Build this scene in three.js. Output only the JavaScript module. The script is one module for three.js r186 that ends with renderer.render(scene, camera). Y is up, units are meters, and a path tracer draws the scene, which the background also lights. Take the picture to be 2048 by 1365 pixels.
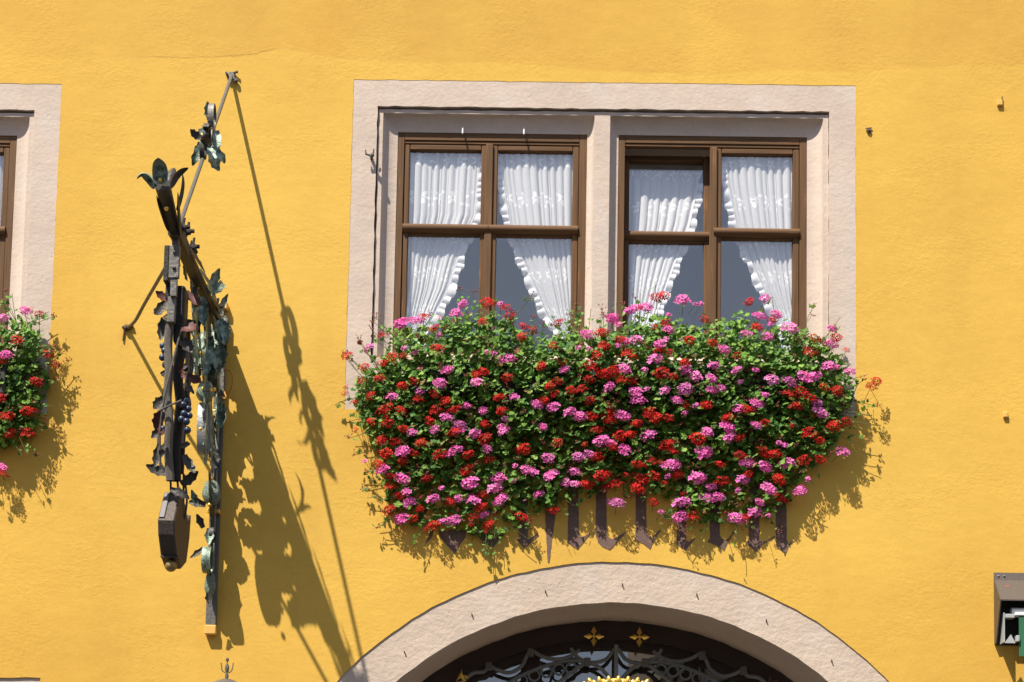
import * as THREE from 'three';
import { RoundedBoxGeometry } from 'three/addons/geometries/RoundedBoxGeometry.js';
import { mergeGeometries } from 'three/addons/utils/BufferGeometryUtils.js';

// ---------------------------------------------------------------- camera, sky, sun, exposure
const R = THREE.MathUtils.degToRad;
const scene = new THREE.Scene();
const camera = new THREE.PerspectiveCamera(23.414, 1024 / 682, 0.1, 400);
camera.position.set(0, 1.6, 8);
camera.rotation.order = 'YXZ';
camera.rotation.set(R(5.3), R(0.65), R(1.05));
camera.setViewOffset(1024, 682, 0, -429.5, 1024, 682);            // rising front: the lens is shifted up, as the straight verticals show
scene.add(camera);

const SUN = new THREE.Vector3(-0.827, 2.114, 1).normalize();      // towards the sun
const skyW = 512, skyH = 256, skyPix = new Float32Array(skyW * skyH * 4);
for (let j = 0; j < skyH; j++) for (let i = 0; i < skyW; i++) {
  const el = ((j + 0.5) / skyH - 0.5) * Math.PI, az = ((i + 0.5) / skyW - 0.5) * 2 * Math.PI;
  const d = [Math.cos(el) * Math.cos(az), Math.sin(el), Math.cos(el) * Math.sin(az)];
  const up = Math.max(0, d[1]), h = Math.exp(-up * 2.2), cs = d[0] * SUN.x + d[1] * SUN.y + d[2] * SUN.z;
  const glow = 0.10 * Math.pow(Math.max(0, cs), 6) + 0.25 * Math.pow(Math.max(0, cs), 60);
  const k = SKYK();
  skyPix.set([(0.13 + 0.27 * h + glow) * k, (0.195 + 0.26 * h + glow) * k, (0.345 + 0.20 * h + glow * 0.9) * k, 1], (j * skyW + i) * 4);
}
function SKYK() { return 1.12; }
const sky = new THREE.DataTexture(skyPix, skyW, skyH, THREE.RGBAFormat, THREE.FloatType);
sky.mapping = THREE.EquirectangularReflectionMapping; sky.magFilter = THREE.LinearFilter; sky.needsUpdate = true;
scene.background = sky; scene.environment = sky;

const sun = new THREE.DirectionalLight(new THREE.Color().setRGB(1, 0.93, 0.82), 5);
sun.position.copy(SUN).multiplyScalar(30).add(new THREE.Vector3(0, 4.5, 0));
sun.target.position.set(0, 4.5, 0);
sun.castShadow = true; sun.shadow.mapSize.set(4096, 4096); sun.shadow.radius = 1;
Object.assign(sun.shadow.camera, { left: -8, right: 8, top: 8, bottom: -8, near: 1, far: 80 });
scene.add(sun, sun.target);

const renderer = new THREE.WebGLRenderer({ antialias: true });
renderer.setSize(1024, 682);
renderer.shadowMap.enabled = true;
renderer.toneMapping = THREE.LinearToneMapping;
renderer.toneMappingExposure = 1.62;

// ---------------------------------------------------------------- helpers
let seed = 7;
const rnd = () => { seed = (seed + 0x6D2B79F5) | 0; let t = Math.imul(seed ^ (seed >>> 15), 1 | seed); t = (t + Math.imul(t ^ (t >>> 7), 61 | t)) ^ t; return ((t ^ (t >>> 14)) >>> 0) / 4294967296; };
const rr = (a, b) => a + (b - a) * rnd();
const V = (x, y, z) => new THREE.Vector3(x, y, z);
const lerp = THREE.MathUtils.lerp, clamp = THREE.MathUtils.clamp, smooth = THREE.MathUtils.smoothstep;
const names = new Map();
function numbered(n) { const c = names.get(n) ?? 0; names.set(n, c + 1); return c ? `${n}_${String(c).padStart(3, '0')}` : n; }
function shade(o) { o.traverse((m) => { if (m.isMesh) { m.castShadow = true; m.receiveShadow = true; } }); return o; }
function thing(name, label, category, group, kind) {
  const o = new THREE.Group(); o.name = numbered(name); scene.add(o);
  o.userData = { label, category }; if (group) o.userData.group = group; if (kind) o.userData.kind = kind;
  return o;
}
function part(name, geos, mat, parent, label) {
  const list = (Array.isArray(geos) ? geos : [geos]).map((g) => g.index ? g.toNonIndexed() : g);
  if (list.length > 1) for (const g of list) { if (!g.attributes.uv) g.setAttribute('uv', new THREE.BufferAttribute(new Float32Array(g.attributes.position.count * 2), 2)); for (const k of Object.keys(g.attributes)) if (!['position', 'normal', 'uv'].includes(k)) g.deleteAttribute(k); g.groups = []; }
  const m = new THREE.Mesh(list.length > 1 ? mergeGeometries(list) : list[0], mat);
  m.name = name; m.castShadow = m.receiveShadow = true; if (label) m.userData.label = label;
  parent.add(m); return m;
}
// uv in metres from the position, across the face's main normal; along: 'y' keeps v upright
function worldUV(g, turn) {
  g = g.index ? g.toNonIndexed() : g;
  const p = g.attributes.position, n = g.attributes.normal, uv = new Float32Array(p.count * 2);
  for (let i = 0; i < p.count; i++) {
    const a = [Math.abs(n.getX(i)), Math.abs(n.getY(i)), Math.abs(n.getZ(i))], x = p.getX(i), y = p.getY(i), z = p.getZ(i);
    let q = a[2] >= a[0] && a[2] >= a[1] ? [x, y] : a[0] >= a[1] ? [z, y] : [x, z];
    if (turn) q = [q[1], q[0]];
    uv[i * 2] = q[0]; uv[i * 2 + 1] = q[1];
  }
  g.setAttribute('uv', new THREE.BufferAttribute(uv, 2)); return g;
}
function bx(x0, x1, y0, y1, z0, z1, r = 0.003) {
  const w = x1 - x0, h = y1 - y0, d = z1 - z0, q = Math.min(r, w * 0.45, h * 0.45, d * 0.45);
  const g = new RoundedBoxGeometry(w, h, d, 1, q); g.translate((x0 + x1) / 2, (y0 + y1) / 2, (z0 + z1) / 2);
  return worldUV(g, w > h * 1.5);
}
function tube(pts, r, seg = 24, rad = 6, closed = false) { return new THREE.TubeGeometry(new THREE.CatmullRomCurve3(pts, closed), seg, r, rad, closed); }
function rod(a, b, r0, r1 = r0, rad = 7) {
  const d = b.clone().sub(a), g = new THREE.CylinderGeometry(r1, r0, d.length(), rad, 1);
  g.applyQuaternion(new THREE.Quaternion().setFromUnitVectors(V(0, 1, 0), d.clone().normalize())); g.translate((a.x + b.x) / 2, (a.y + b.y) / 2, (a.z + b.z) / 2); return g;
}
function ball(p, r, w = 10, h = 8) { const g = new THREE.SphereGeometry(r, w, h); g.translate(p.x, p.y, p.z); return g; }
function poly(pts) { const s = new THREE.Shape(); pts.forEach(([x, y], i) => i ? s.lineTo(x, y) : s.moveTo(x, y)); return s; }
function holeOf(pts) { const s = new THREE.Path(); pts.forEach(([x, y], i) => i ? s.lineTo(x, y) : s.moveTo(x, y)); return s; }
function slab(shape, z0, z1) { const g = new THREE.ExtrudeGeometry(shape, { depth: z1 - z0, bevelEnabled: false, curveSegments: 12 }); g.translate(0, 0, z0); return worldUV(g); }
const rect = (x0, x1, y0, y1) => [[x0, y0], [x1, y0], [x1, y1], [x0, y1]];
function wobble(pts, amp, step = 0.07, sd = 1) {                      // hand-made edge: points every few centimetres, each a little off the line
  const out = [], n = (k) => Math.sin(k * 12.9898 + sd * 78.233) * 43758.5453 % 1;
  pts.forEach((a, i) => { const b = pts[(i + 1) % pts.length], L = Math.hypot(b[0] - a[0], b[1] - a[1]), m = Math.max(1, Math.round(L / step));
    for (let k = 0; k < m; k++) { const t = k / m, o = k ? amp * n(i * 97 + k * 3.7) : 0; out.push([lerp(a[0], b[0], t) - (b[1] - a[1]) / L * o, lerp(a[1], b[1], t) + (b[0] - a[0]) / L * o]); } });
  return out;
}
// tiling gradient noise
const perm = new Uint8Array(512); { const p = [...Array(256).keys()]; for (let i = 255; i > 0; i--) { const j = Math.floor(rnd() * (i + 1)); [p[i], p[j]] = [p[j], p[i]]; } for (let i = 0; i < 512; i++) perm[i] = p[i & 255]; }
const GX = [1, -1, 0, 0, .7, -.7, .7, -.7], GY = [0, 0, 1, -1, .7, .7, -.7, -.7];
function noise(x, y, px, py, s = 0) {
  const xi = Math.floor(x), yi = Math.floor(y), fx = x - xi, fy = y - yi, u = fx * fx * fx * (fx * (fx * 6 - 15) + 10), v = fy * fy * fy * (fy * (fy * 6 - 15) + 10);
  const m = (a, b) => ((a % b) + b) % b, x0 = m(xi, px), x1 = m(xi + 1, px), y0 = m(yi, py), y1 = m(yi + 1, py);
  const g = (a, b, dx, dy) => { const h = perm[(perm[(a + s * 17) & 255] + b + s * 31) & 255] & 7; return GX[h] * dx + GY[h] * dy; };
  return lerp(lerp(g(x0, y0, fx, fy), g(x1, y0, fx - 1, fy), u), lerp(g(x0, y1, fx, fy - 1), g(x1, y1, fx - 1, fy - 1), u), v);
}
function dataTex(w, h, fn, srgb) {
  const a = new Uint8Array(w * h * 4), q = (x) => Math.max(0, Math.min(255, Math.round(x * 255))), enc = (x) => { x = clamp(x, 0, 1); return x <= 0.0031308 ? 12.92 * x : 1.055 * x ** (1 / 2.4) - 0.055; };
  for (let j = 0; j < h; j++) for (let i = 0; i < w; i++) { const c = fn((i + 0.5) / w, (j + 0.5) / h), o = (j * w + i) * 4; for (let k = 0; k < 3; k++) { const v = c.length ? c[k] : c; a[o + k] = q(srgb ? enc(v) : v); } a[o + 3] = 255; }
  const t = new THREE.DataTexture(a, w, h, THREE.RGBAFormat); t.magFilter = THREE.LinearFilter; t.minFilter = THREE.LinearMipmapLinearFilter; t.generateMipmaps = true; t.wrapS = t.wrapT = THREE.RepeatWrapping;
  if (srgb) t.colorSpace = THREE.SRGBColorSpace; t.needsUpdate = true; return t;
}
const lin = (r, g, b) => new THREE.Color().setRGB(r, g, b);
const std = (c, rough = 0.8, metal = 0, more = {}) => new THREE.MeshStandardMaterial({ color: c, roughness: rough, metalness: metal, ...more });
function rep(t, sx, sy) { t.repeat.set(sx, sy); return t; }

// ---------------------------------------------------------------- surface textures
const plasterBump = dataTex(1024, 1024, (u, v) => {                  // 1.7 m tile
  const a = noise(u * 6, v * 9, 6, 9, 1) * 0.30, b = noise(u * 22, v * 34, 22, 34, 2) * 0.20, c = noise(u * 60, v * 95, 60, 95, 3) * 0.17, d = noise(u * 150, v * 190, 150, 190, 4) * 0.14, e = noise(u * 330, v * 360, 330, 360, 5) * 0.10;
  const patch = smooth(noise(u * 5, v * 7, 5, 7, 9), -0.25, 0.3);
  return 0.5 + a + b + (c + d) * (0.45 + 0.8 * patch) + e;
});
const stoneBump = dataTex(512, 512, (u, v) => {                      // 1.1 m tile
  const a = noise(u * 5, v * 6, 5, 6, 11) * 0.3, b = noise(u * 16, v * 24, 16, 24, 12) * 0.22, c = noise(u * 44, v * 60, 44, 60, 13) * 0.2, d = noise(u * 120, v * 130, 120, 130, 14) * 0.14;
  const chip = smooth(noise(u * 20, v * 26, 20, 26, 15) + noise(u * 50, v * 50, 50, 50, 16) * 0.5, 0.42, 0.6);
  return 0.5 + a + b + c + d - chip * 0.18;
});
const bandY = [[-4, 5.95], [-2.41, 5.945], [-2.0, 5.967], [-1.75, 5.962], [-1.49, 5.985], [-1.34, 6.018], [-1.16, 5.985], [-0.98, 5.956], [-0.6, 5.948], [-0.218, 5.956], [0.3, 5.915], [0.8, 5.903], [1.2, 5.93], [1.557, 5.926], [2.0, 5.962], [2.437, 5.977], [4, 5.97]];
function band(x) { for (let i = 1; i < bandY.length; i++) if (x < bandY[i][0]) { const [a, b] = [bandY[i - 1], bandY[i]]; return lerp(a[1], b[1], (x - a[0]) / (b[0] - a[0])); } return 5.97; }
const WX0 = -3.2, WX1 = 3.2, WY0 = 2.4, WY1 = 6.67;                  // the stretch of wall the paint map covers
const paintMap = dataTex(1536, 1024, (u, v) => {
  const x = lerp(WX0, WX1, u), y = lerp(WY0, WY1, v), N = (f, s, e = 1) => noise(x * f, y * f * e, 4096, 4096, s);
  let r = 0.69, g = 0.42, b = 0.07;
  const cloud = N(0.7, 21) * 0.10 + N(2.1, 22, 1.4) * 0.06 + N(7, 23, 1.8) * 0.035 + N(24, 24, 1.6) * 0.03 + N(80, 25) * 0.045;
  const yb = band(x) + N(9, 26) * 0.006, above = smooth(y, yb - 0.006, yb + 0.012), strong = smooth(x, -2.0, -1.25) * 0.55 + 0.45;
  const old = above * strong * (0.75 + 0.6 * N(3, 27));
  r *= 1 - 0.085 * old; g *= 1 - 0.14 * old; b *= 1 - 0.16 * old;
  const patch = smooth(x, -1.33, -1.28) * (1 - smooth(x, -1.1, -0.95)) * above; g *= 1 - 0.025 * patch; b *= 1 - 0.08 * patch;
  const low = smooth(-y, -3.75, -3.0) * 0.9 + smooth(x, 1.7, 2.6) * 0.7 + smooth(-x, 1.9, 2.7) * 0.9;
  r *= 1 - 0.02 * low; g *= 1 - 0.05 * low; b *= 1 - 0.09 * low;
  const seam = Math.exp(-(((y - (4.055 + 0.02 * N(1.3, 28) + 0.008 * N(8, 29))) / 0.007) ** 2)) * (0.5 + N(1.1, 30)); r *= 1 - 0.06 * seam; g *= 1 - 0.09 * seam; b *= 1 - 0.11 * seam;
  const yc = band(x) + 0.008 * N(14, 31) + 0.004 * N(45, 32), cr = Math.exp(-(((y - yc) / 0.0028) ** 2)) * smooth(x, -2.15, -1.95) * (1 - smooth(x, -1.42, -1.3)) * clamp(0.75 + 1.1 * N(3, 33), 0.15, 1);
  r *= 1 - 0.42 * cr; g *= 1 - 0.48 * cr; b *= 1 - 0.5 * cr;
  const rust = Math.exp(-(((x + 2.075) / 0.022) ** 2) - (((y - 4.50) / 0.075) ** 2)) * clamp(0.6 + N(22, 34), 0, 1); r *= 1 - 0.16 * rust; g *= 1 - 0.30 * rust; b *= 1 - 0.3 * rust;
  for (const [hx, hy, hr] of [[-1.42, 2.935, 0.018], [2.33, 5.74, 0.02], [2.33, 4.13, 0.02], [-2.4, 4.02, 0.01]]) { const q = Math.exp(-((x - hx) ** 2 + (y - hy) ** 2 * 4) / hr / hr) * clamp(0.2 + 2.2 * N(60, 35), 0, 1); r *= 1 - 0.3 * q; g *= 1 - 0.4 * q; b *= 1 - 0.4 * q; }
  const spot = smooth(N(38, 36) + N(90, 37) * 0.35, 0.62, 0.72) * 0.16; r *= 1 - spot; g *= 1 - spot * 1.2; b *= 1 - spot * 1.2;
  const streak = smooth(N(5, 38, 0.16) + 0.4 * N(17, 39, 0.12), 0.1, 0.6) * 0.03; r *= 1 - streak; g *= 1 - streak * 1.15; b *= 1 - streak * 1.3;
  const hair = (a, w, m) => { const q = Math.abs(a); return q < w ? (1 - q / w) * m : 0; }, hc = hair(N(1.6, 47) + 0.22 * N(9, 48), 0.006, smooth(N(0.9, 49), 0.2, 0.45) * 0.13); r *= 1 - hc * 0.8; g *= 1 - hc; b *= 1 - hc;
  const k = 1 + cloud * 1.15; return [r * k, g * (k + cloud * 0.25), b * (k + cloud * 0.6)];
}, true);
paintMap.wrapS = paintMap.wrapT = THREE.ClampToEdgeWrapping;
rep(paintMap, 1 / (WX1 - WX0), 1 / (WY1 - WY0)); paintMap.offset.set(-WX0 / (WX1 - WX0), -WY0 / (WY1 - WY0));
rep(plasterBump, 1 / 1.7, 1 / 1.7);
const stoneMap = dataTex(512, 512, (u, v) => {
  const a = noise(u * 4, v * 5, 4, 5, 41) * 0.10 + noise(u * 15, v * 20, 15, 20, 42) * 0.07 + noise(u * 70, v * 90, 70, 90, 43) * 0.07 + noise(u * 200, v * 200, 200, 200, 44) * 0.05;
  const grey = clamp(noise(u * 7, v * 6, 7, 6, 45) * 1.6, 0, 1), sp = smooth(noise(u * 60, v * 64, 60, 64, 46), 0.5, 0.62) * 0.22;
  const k = (1 + a) * (1 - sp); return [0.575 * k, (0.463 + 0.02 * grey) * k, (0.378 + 0.035 * grey) * k];
}, true);
rep(stoneMap, 1 / 1.3, 1 / 1.3); rep(stoneBump, 1 / 1.1, 1 / 1.1);
const woodMap = dataTex(256, 512, (u, v) => {                        // grain runs along v; 0.25 m x 1 m
  const f = noise(u * 40, v * 3, 40, 3, 51) * 0.3 + noise(u * 110, v * 6, 110, 6, 52) * 0.25 + noise(u * 10, v * 3, 10, 3, 53) * 0.2;
  const bare = smooth(noise(u * 12, v * 5, 12, 5, 54) + noise(u * 60, v * 10, 60, 10, 55) * 0.5, 0.42, 0.62);
  const k = 1 + f * 1.25; return [lerp(0.135, 0.32, bare * 0.55) * k, lerp(0.070, 0.15, bare * 0.55) * k, lerp(0.031, 0.045, bare * 0.5) * k];
}, true);
rep(woodMap, 4, 1);
const ironBump = dataTex(256, 256, (u, v) => 0.5 + noise(u * 12, v * 12, 12, 12, 61) * 0.3 + noise(u * 50, v * 50, 50, 50, 62) * 0.3);
rep(ironBump, 5, 5);
const patinaMap = dataTex(256, 256, (u, v) => { const n = noise(u * 8, v * 8, 8, 8, 63) + noise(u * 30, v * 30, 30, 30, 64) * 0.6, t = smooth(n, -0.35, 0.4), dk = smooth(noise(u * 14, v * 14, 14, 14, 65), 0.1, 0.5); return [lerp(0.10, 0.31, t) * (1 - 0.6 * dk), lerp(0.14, 0.40, t) * (1 - 0.6 * dk), lerp(0.11, 0.30, t) * (1 - 0.55 * dk)]; }, true);
rep(patinaMap, 4, 4);

const letterMap = dataTex(512, 512, (u, v) => { const n = noise(u * 12, v * 14, 12, 14, 66) * 0.25 + noise(u * 60, v * 60, 60, 60, 67) * 0.2, w = smooth(noise(u * 40, v * 46, 40, 46, 68) + noise(u * 110, v * 110, 110, 110, 69) * 0.7, 0.45, 0.75) * 0.55; return [lerp(0.165 * (1 + n), 0.6, w), lerp(0.10 * (1 + n), 0.36, w), lerp(0.078 * (1 + n), 0.07, w)]; }, true);

const M = {
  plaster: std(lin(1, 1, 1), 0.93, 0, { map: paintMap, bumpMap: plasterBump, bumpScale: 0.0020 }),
  stone: std(lin(1, 1, 1), 0.92, 0, { map: stoneMap, bumpMap: stoneBump, bumpScale: 0.0024 }),
  roughStone: std(lin(0.97, 0.96, 0.93), 0.92, 0, { map: stoneMap, bumpMap: stoneBump, bumpScale: 0.0042 }),
  wood: new THREE.MeshPhysicalMaterial({ color: lin(1, 1, 1), roughness: 0.7, specularIntensity: 0.45, map: woodMap }),
  darkWood: std(lin(0.035, 0.018, 0.012), 0.6, 0),
  letter: std(lin(1, 1, 1), 0.9, 0, { map: letterMap, bumpMap: plasterBump, bumpScale: 0.004 }),
  blackIron: std(lin(0.018, 0.016, 0.014), 0.6, 0.3, { side: THREE.DoubleSide, bumpMap: ironBump, bumpScale: 0.004 }),
  iron: std(lin(0.045, 0.043, 0.04), 0.5, 0.5, { bumpMap: ironBump, bumpScale: 0.003 }),
  greyIron: std(lin(0.14, 0.13, 0.115), 0.5, 0.35, { bumpMap: ironBump, bumpScale: 0.003 }),
  rustIron: std(lin(0.13, 0.075, 0.045), 0.75, 0.15, { bumpMap: ironBump, bumpScale: 0.003 }),
  brightIron: std(lin(0.27, 0.28, 0.285), 0.5, 0.6, { bumpMap: ironBump, bumpScale: 0.002 }),
  patina: std(lin(1, 1, 1), 0.5, 0.25, { map: patinaMap, bumpMap: ironBump, bumpScale: 0.004, side: THREE.DoubleSide }),
  darkLeaf: std(lin(0.055, 0.05, 0.04), 0.5, 0.3, { bumpMap: ironBump, bumpScale: 0.004, side: THREE.DoubleSide }),
  redLeaf: std(lin(0.085, 0.02, 0.013), 0.6, 0.1, { side: THREE.DoubleSide }),
  gold: std(lin(0.88, 0.60, 0.14), 0.36, 0.75),
  yellowCap: std(lin(0.72, 0.42, 0.09), 0.7),
  vine: std(lin(0.19, 0.165, 0.135), 0.7, 0.1, { bumpMap: ironBump, bumpScale: 0.008 }),
  grape: std(lin(0.028, 0.042, 0.085), 0.38),
  copperBrown: std(lin(0.16, 0.115, 0.09), 0.55, 0.3, { bumpMap: ironBump, bumpScale: 0.002 }),
  white: std(lin(0.78, 0.78, 0.76), 0.5),
  green: std(lin(0.02, 0.12, 0.055), 0.85, 0, { side: THREE.DoubleSide }),
  black: std(lin(0.012, 0.012, 0.012), 0.6),
  gap: std(lin(0.012, 0.010, 0.009), 0.9),
  glass: new THREE.MeshPhysicalMaterial({ color: lin(1, 1, 1), transmission: 1, thickness: 0, roughness: 0, ior: 2.7 }),
  room: std(lin(0.8, 0.82, 0.85), 0.95),
  street: std(lin(0.045, 0.044, 0.041), 0.95),
};

// ---------------------------------------------------------------- the street and the rooms behind the windows
{
  const g = new THREE.PlaneGeometry(240, 240); g.rotateX(-Math.PI / 2); g.translate(0, 0, 100);
  const m = new THREE.Mesh(g, M.street); m.name = 'street'; m.receiveShadow = true; m.userData.kind = 'structure'; scene.add(m);
}
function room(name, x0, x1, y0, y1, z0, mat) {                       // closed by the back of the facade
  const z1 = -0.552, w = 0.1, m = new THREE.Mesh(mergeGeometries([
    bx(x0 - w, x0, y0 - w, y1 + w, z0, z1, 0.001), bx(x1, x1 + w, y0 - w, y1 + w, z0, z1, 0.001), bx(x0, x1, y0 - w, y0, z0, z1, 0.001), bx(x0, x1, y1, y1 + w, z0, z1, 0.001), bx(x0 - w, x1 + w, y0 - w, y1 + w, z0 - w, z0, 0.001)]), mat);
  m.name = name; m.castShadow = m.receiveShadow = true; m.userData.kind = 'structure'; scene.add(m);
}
room('upper_room', -1.5, 2.1, 3.62, 6.1, -1.9, M.room);
room('left_room', -5.6, -1.9, 3.62, 6.1, -1.9, M.room);
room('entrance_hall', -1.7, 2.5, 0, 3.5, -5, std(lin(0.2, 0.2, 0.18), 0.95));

// houses across the street: out of the picture, seen in the fanlight's glass
for (const [x0, x1, eaves, ridge, c, label] of [[2.0, 27, 8.2, 10.6, [0.3, 0.22, 0.15], 'brown house across the street, reflected in the right half of the fanlight'], [-27, -2.6, 7.4, 10.2, [0.5, 0.48, 0.42], 'pale house across the street, lower than its brown neighbour']]) {
  const h = thing('opposite_house', label, 'house'), z = 16;
  part('wall', bx(x0, x1, 0, eaves, z, z + 9), std(lin(...c), 0.95), h);
  part('roof', (() => { const g = new THREE.ExtrudeGeometry(poly([[-z - 9.5, eaves], [-z + 0.5, eaves], [-z - 4.5, ridge]]), { depth: x1 - x0 + 0.4, bevelEnabled: false }); g.rotateY(Math.PI / 2); g.translate(x0 - 0.2, 0, 0); return g; })(), std(lin(0.2, 0.09, 0.06), 0.9), h);
  for (let k = 0; k < 7; k++) for (let j = 0; j < Math.floor(eaves / 3); j++) part('window', bx(x0 + 1.5 + k * 3.3, x0 + 2.6 + k * 3.3, 1.2 + j * 3, 2.7 + j * 3, z - 0.02, z + 0.05), M.black, h);
}

// ---------------------------------------------------------------- the house front
const house = thing('house_facade', 'ochre yellow plastered house front with stone framed windows and arched doorway', 'house');
const AX = 0.413, AY = 1.556, RO = 1.83, RI = 1.627;                 // the arch
function arcPts(r, n, amp = 0, sd = 1) { const out = []; for (let i = 0; i <= n; i++) { const a = Math.PI * i / n, k = r + amp * (Math.sin(i * 1.7 + sd) * 0.5 + Math.sin(i * 4.1 + sd * 3) * 0.35 + Math.sin(i * 0.6 + sd * 2) * 0.6); out.push([AX + Math.cos(a) * k, AY + Math.sin(a) * k]); } return out; }
const WIN = { x0: -0.959, x1: 1.587, y0: 4.139, y1: 5.858 }, LW = { dx: -4.035, dy: -0.045 };
{
  const s = poly(rect(-11, 11, 0, 9.5));
  s.holes.push(holeOf(wobble(rect(WIN.x0, WIN.x1, WIN.y0, WIN.y1), 0.0022, 0.06, 3)));
  s.holes.push(holeOf(wobble(rect(WIN.x0 + LW.dx, WIN.x1 + LW.dx, WIN.y0 + LW.dy, WIN.y1 + LW.dy), 0.0022, 0.06, 5)));
  s.holes.push(holeOf([...arcPts(RO, 150, 0.0022, 2), [AX - RO, 0.02], [AX + RO, 0.02]]));
  s.holes.push(holeOf(wobble(rect(-4.6, -2.42, 0.02, 2.76), 0.004, 0.07, 9)));
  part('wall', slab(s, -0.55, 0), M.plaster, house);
}
// one stone surround with two lights; o = the offset from the window over the door
function surround(o) {
  const [dx, dy] = o, sh = (a) => a.map(([x, y]) => [x + dx, y + dy]), geos = [];
  const lip = rect(-0.835, 1.454, 4.40, 5.72), lipIn = rect(-0.829, 1.4525, 4.385, 5.709), f = [[-0.806, 0.268, 4.42, 5.69], [0.347, 1.426, 4.42, 5.69]], b = [[-0.733, 0.233, 4.45, 5.612], [0.393, 1.352, 4.45, 5.612]];
  const s = poly(sh(rect(WIN.x0, WIN.x1, WIN.y0, WIN.y1))); s.holes.push(holeOf(sh(wobble(lip, 0.0028, 0.045, 4 + dx)))); geos.push(slab(s, -0.5, -0.0012));
  const l = poly(sh(wobble(lipIn, 0.002, 0.05, 8))); for (const q of f) l.holes.push(holeOf(sh(rect(...q)))); geos.push(slab(l, -0.06, -0.015));
  f.forEach((q, k) => {                                                // cavetto reveals
    const N = 9, pos = [], ring = (t) => { const a = t * Math.PI / 2, m = 1 - Math.cos(a), z = -0.0155 - 0.042 * Math.sin(a) - 0.003 * t, c = b[k]; return [[lerp(q[0], c[0], m), lerp(q[2], c[2], m)], [lerp(q[1], c[1], m), lerp(q[2], c[2], m)], [lerp(q[1], c[1], m), lerp(q[3], c[3], m)], [lerp(q[0], c[0], m), lerp(q[3], c[3], m)]].map(([x, y]) => [x + dx, y + dy, z]); };
    for (let i = 0; i < N; i++) { const A = ring(i / N), B = ring((i + 1) / N); for (let e = 0; e < 4; e++) { const n = (e + 1) % 4; for (let m = 0; m < 10; m++) { const P = (S, t) => S[e].map((v, j) => lerp(v, S[n][j], t)); const a = P(A, m / 10), a2 = P(A, (m + 1) / 10), c = P(B, m / 10), c2 = P(B, (m + 1) / 10); pos.push(...a, ...c2, ...a2, ...a, ...c, ...c2); } } }
    const g = new THREE.BufferGeometry(); g.setAttribute('position', new THREE.Float32BufferAttribute(pos, 3)); g.computeVertexNormals(); geos.push(worldUV(g));
  });
  const bk = poly(sh(rect(-0.85, 1.47, 4.385, 5.735))); for (const q of b) bk.holes.push(holeOf(sh(rect(...q)))); geos.push(slab(bk, -0.30, -0.0615));
  part('window_surround', geos, M.stone, house);
}
surround([0, 0]); surround([LW.dx, LW.dy]);
{ // the arch of the doorway and the door frame to its left
  const s = poly([...arcPts(RO - 0.0005, 150, 0.0022, 2), [AX - RO, 0.02], [AX + RO, 0.02]]); s.holes.push(holeOf([...arcPts(RI, 120, 0.0022, 5).reverse(), [AX + RI, 0.03], [AX - RI, 0.03]].reverse()));
  part('door_arch', slab(s, -0.549, -0.0055), M.roughStone, house);
  part('door_surround', slab(poly(rect(-4.6, -2.42, 0.02, 2.76)), -0.5, -0.008), M.roughStone, house);
}

// windows: casements of brown wood
function windowUnit(o, L) {
  // L: x of frame and meeting stile, which sash is tilted
  const w = new THREE.Group(); w.name = 'window'; house.add(w); w.position.set(o[0], o[1], 0);
  const { x0, x1, m0, m1 } = L, y0 = 4.36, y1 = 5.618, zf = -0.064, zb = -0.12;
  const frame = part('frame', [bx(x0, x0 + 0.037, y0, y1, zb, zf), bx(x1 - 0.041, x1, y0, y1, zb, zf), bx(x0 + 0.037, x1 - 0.041, 5.572, y1, zb, zf), bx(x0 + 0.037, x1 - 0.041, y0, y0 + 0.05, zb, zf),
    bx(x0 + 0.037, x1 - 0.041, 5.556, 5.5715, -0.1, zf - 0.005, 0.004)], M.wood, w);
  const sashes = [[x0 + 0.038, m0, 0.028, 0.04], [m1, x1 - 0.042, 0.042, 0.032]];
  sashes.forEach(([a, b, l, r], k) => {
    const tilt = L.tilt === k, top = 5.555, bot = 4.412, bar0 = 5.082, bar1 = 5.130, z0 = -0.118, z1 = -0.072;
    const q = [[bx(a, a + l, bot, top, z0, z1, 0.006), bx(b - r, b, bot, top, z0, z1, 0.006), bx(a + l, b - r, top - 0.03, top, z0, z1, 0.006), bx(a + l, b - r, bot, bot + 0.06, z0, z1, 0.006)]];
    const T = (g) => { g.translate(0, -4.41, 0.118); g.rotateX(R(-4.4)); g.translate(0, 4.41, -0.120); return g; };
    const put = (n, g, m) => { g = (Array.isArray(g) ? g : [g]).map((x) => { x = x.index ? x.toNonIndexed() : x; return tilt ? T(x) : x; }); return part(n, g, m, w); };
    put('sash', q[0], M.wood);
    const bar = new THREE.CylinderGeometry(0.024, 0.024, b - a + (k ? -0.002 : 0.0), 14); bar.rotateZ(Math.PI / 2); bar.scale(1, 1, 1.15); bar.translate((a + b) / 2, (bar0 + bar1) / 2 + 0.003, z1 - 0.004);
    put('glazing_bar', [worldUV(bar, true), bx(a + l, b - r, bar0 - 0.006, bar1 - 0.01, z0 + 0.004, z1 - 0.006, 0.004)], M.wood);
    for (const [p, r2] of [[bot + 0.05, bar0], [bar1 - 0.012, top - 0.028]]) { const g = new THREE.PlaneGeometry(b - a - l - r + 0.01, r2 - p + 0.012); g.translate((a + l + b - r) / 2, (p + r2) / 2, -0.092); put('pane', g, M.glass); }
  });
  part('cover_strip', bx((m0 + m1) / 2 - 0.019, (m0 + m1) / 2 + 0.019, 4.412, 5.556, -0.071, -0.060, 0.005), M.wood, w);
  return w;
}
const win1 = windowUnit([0, 0], { x0: -0.736, x1: 0.236, m0: -0.2645, m1: -0.2625 });
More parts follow.
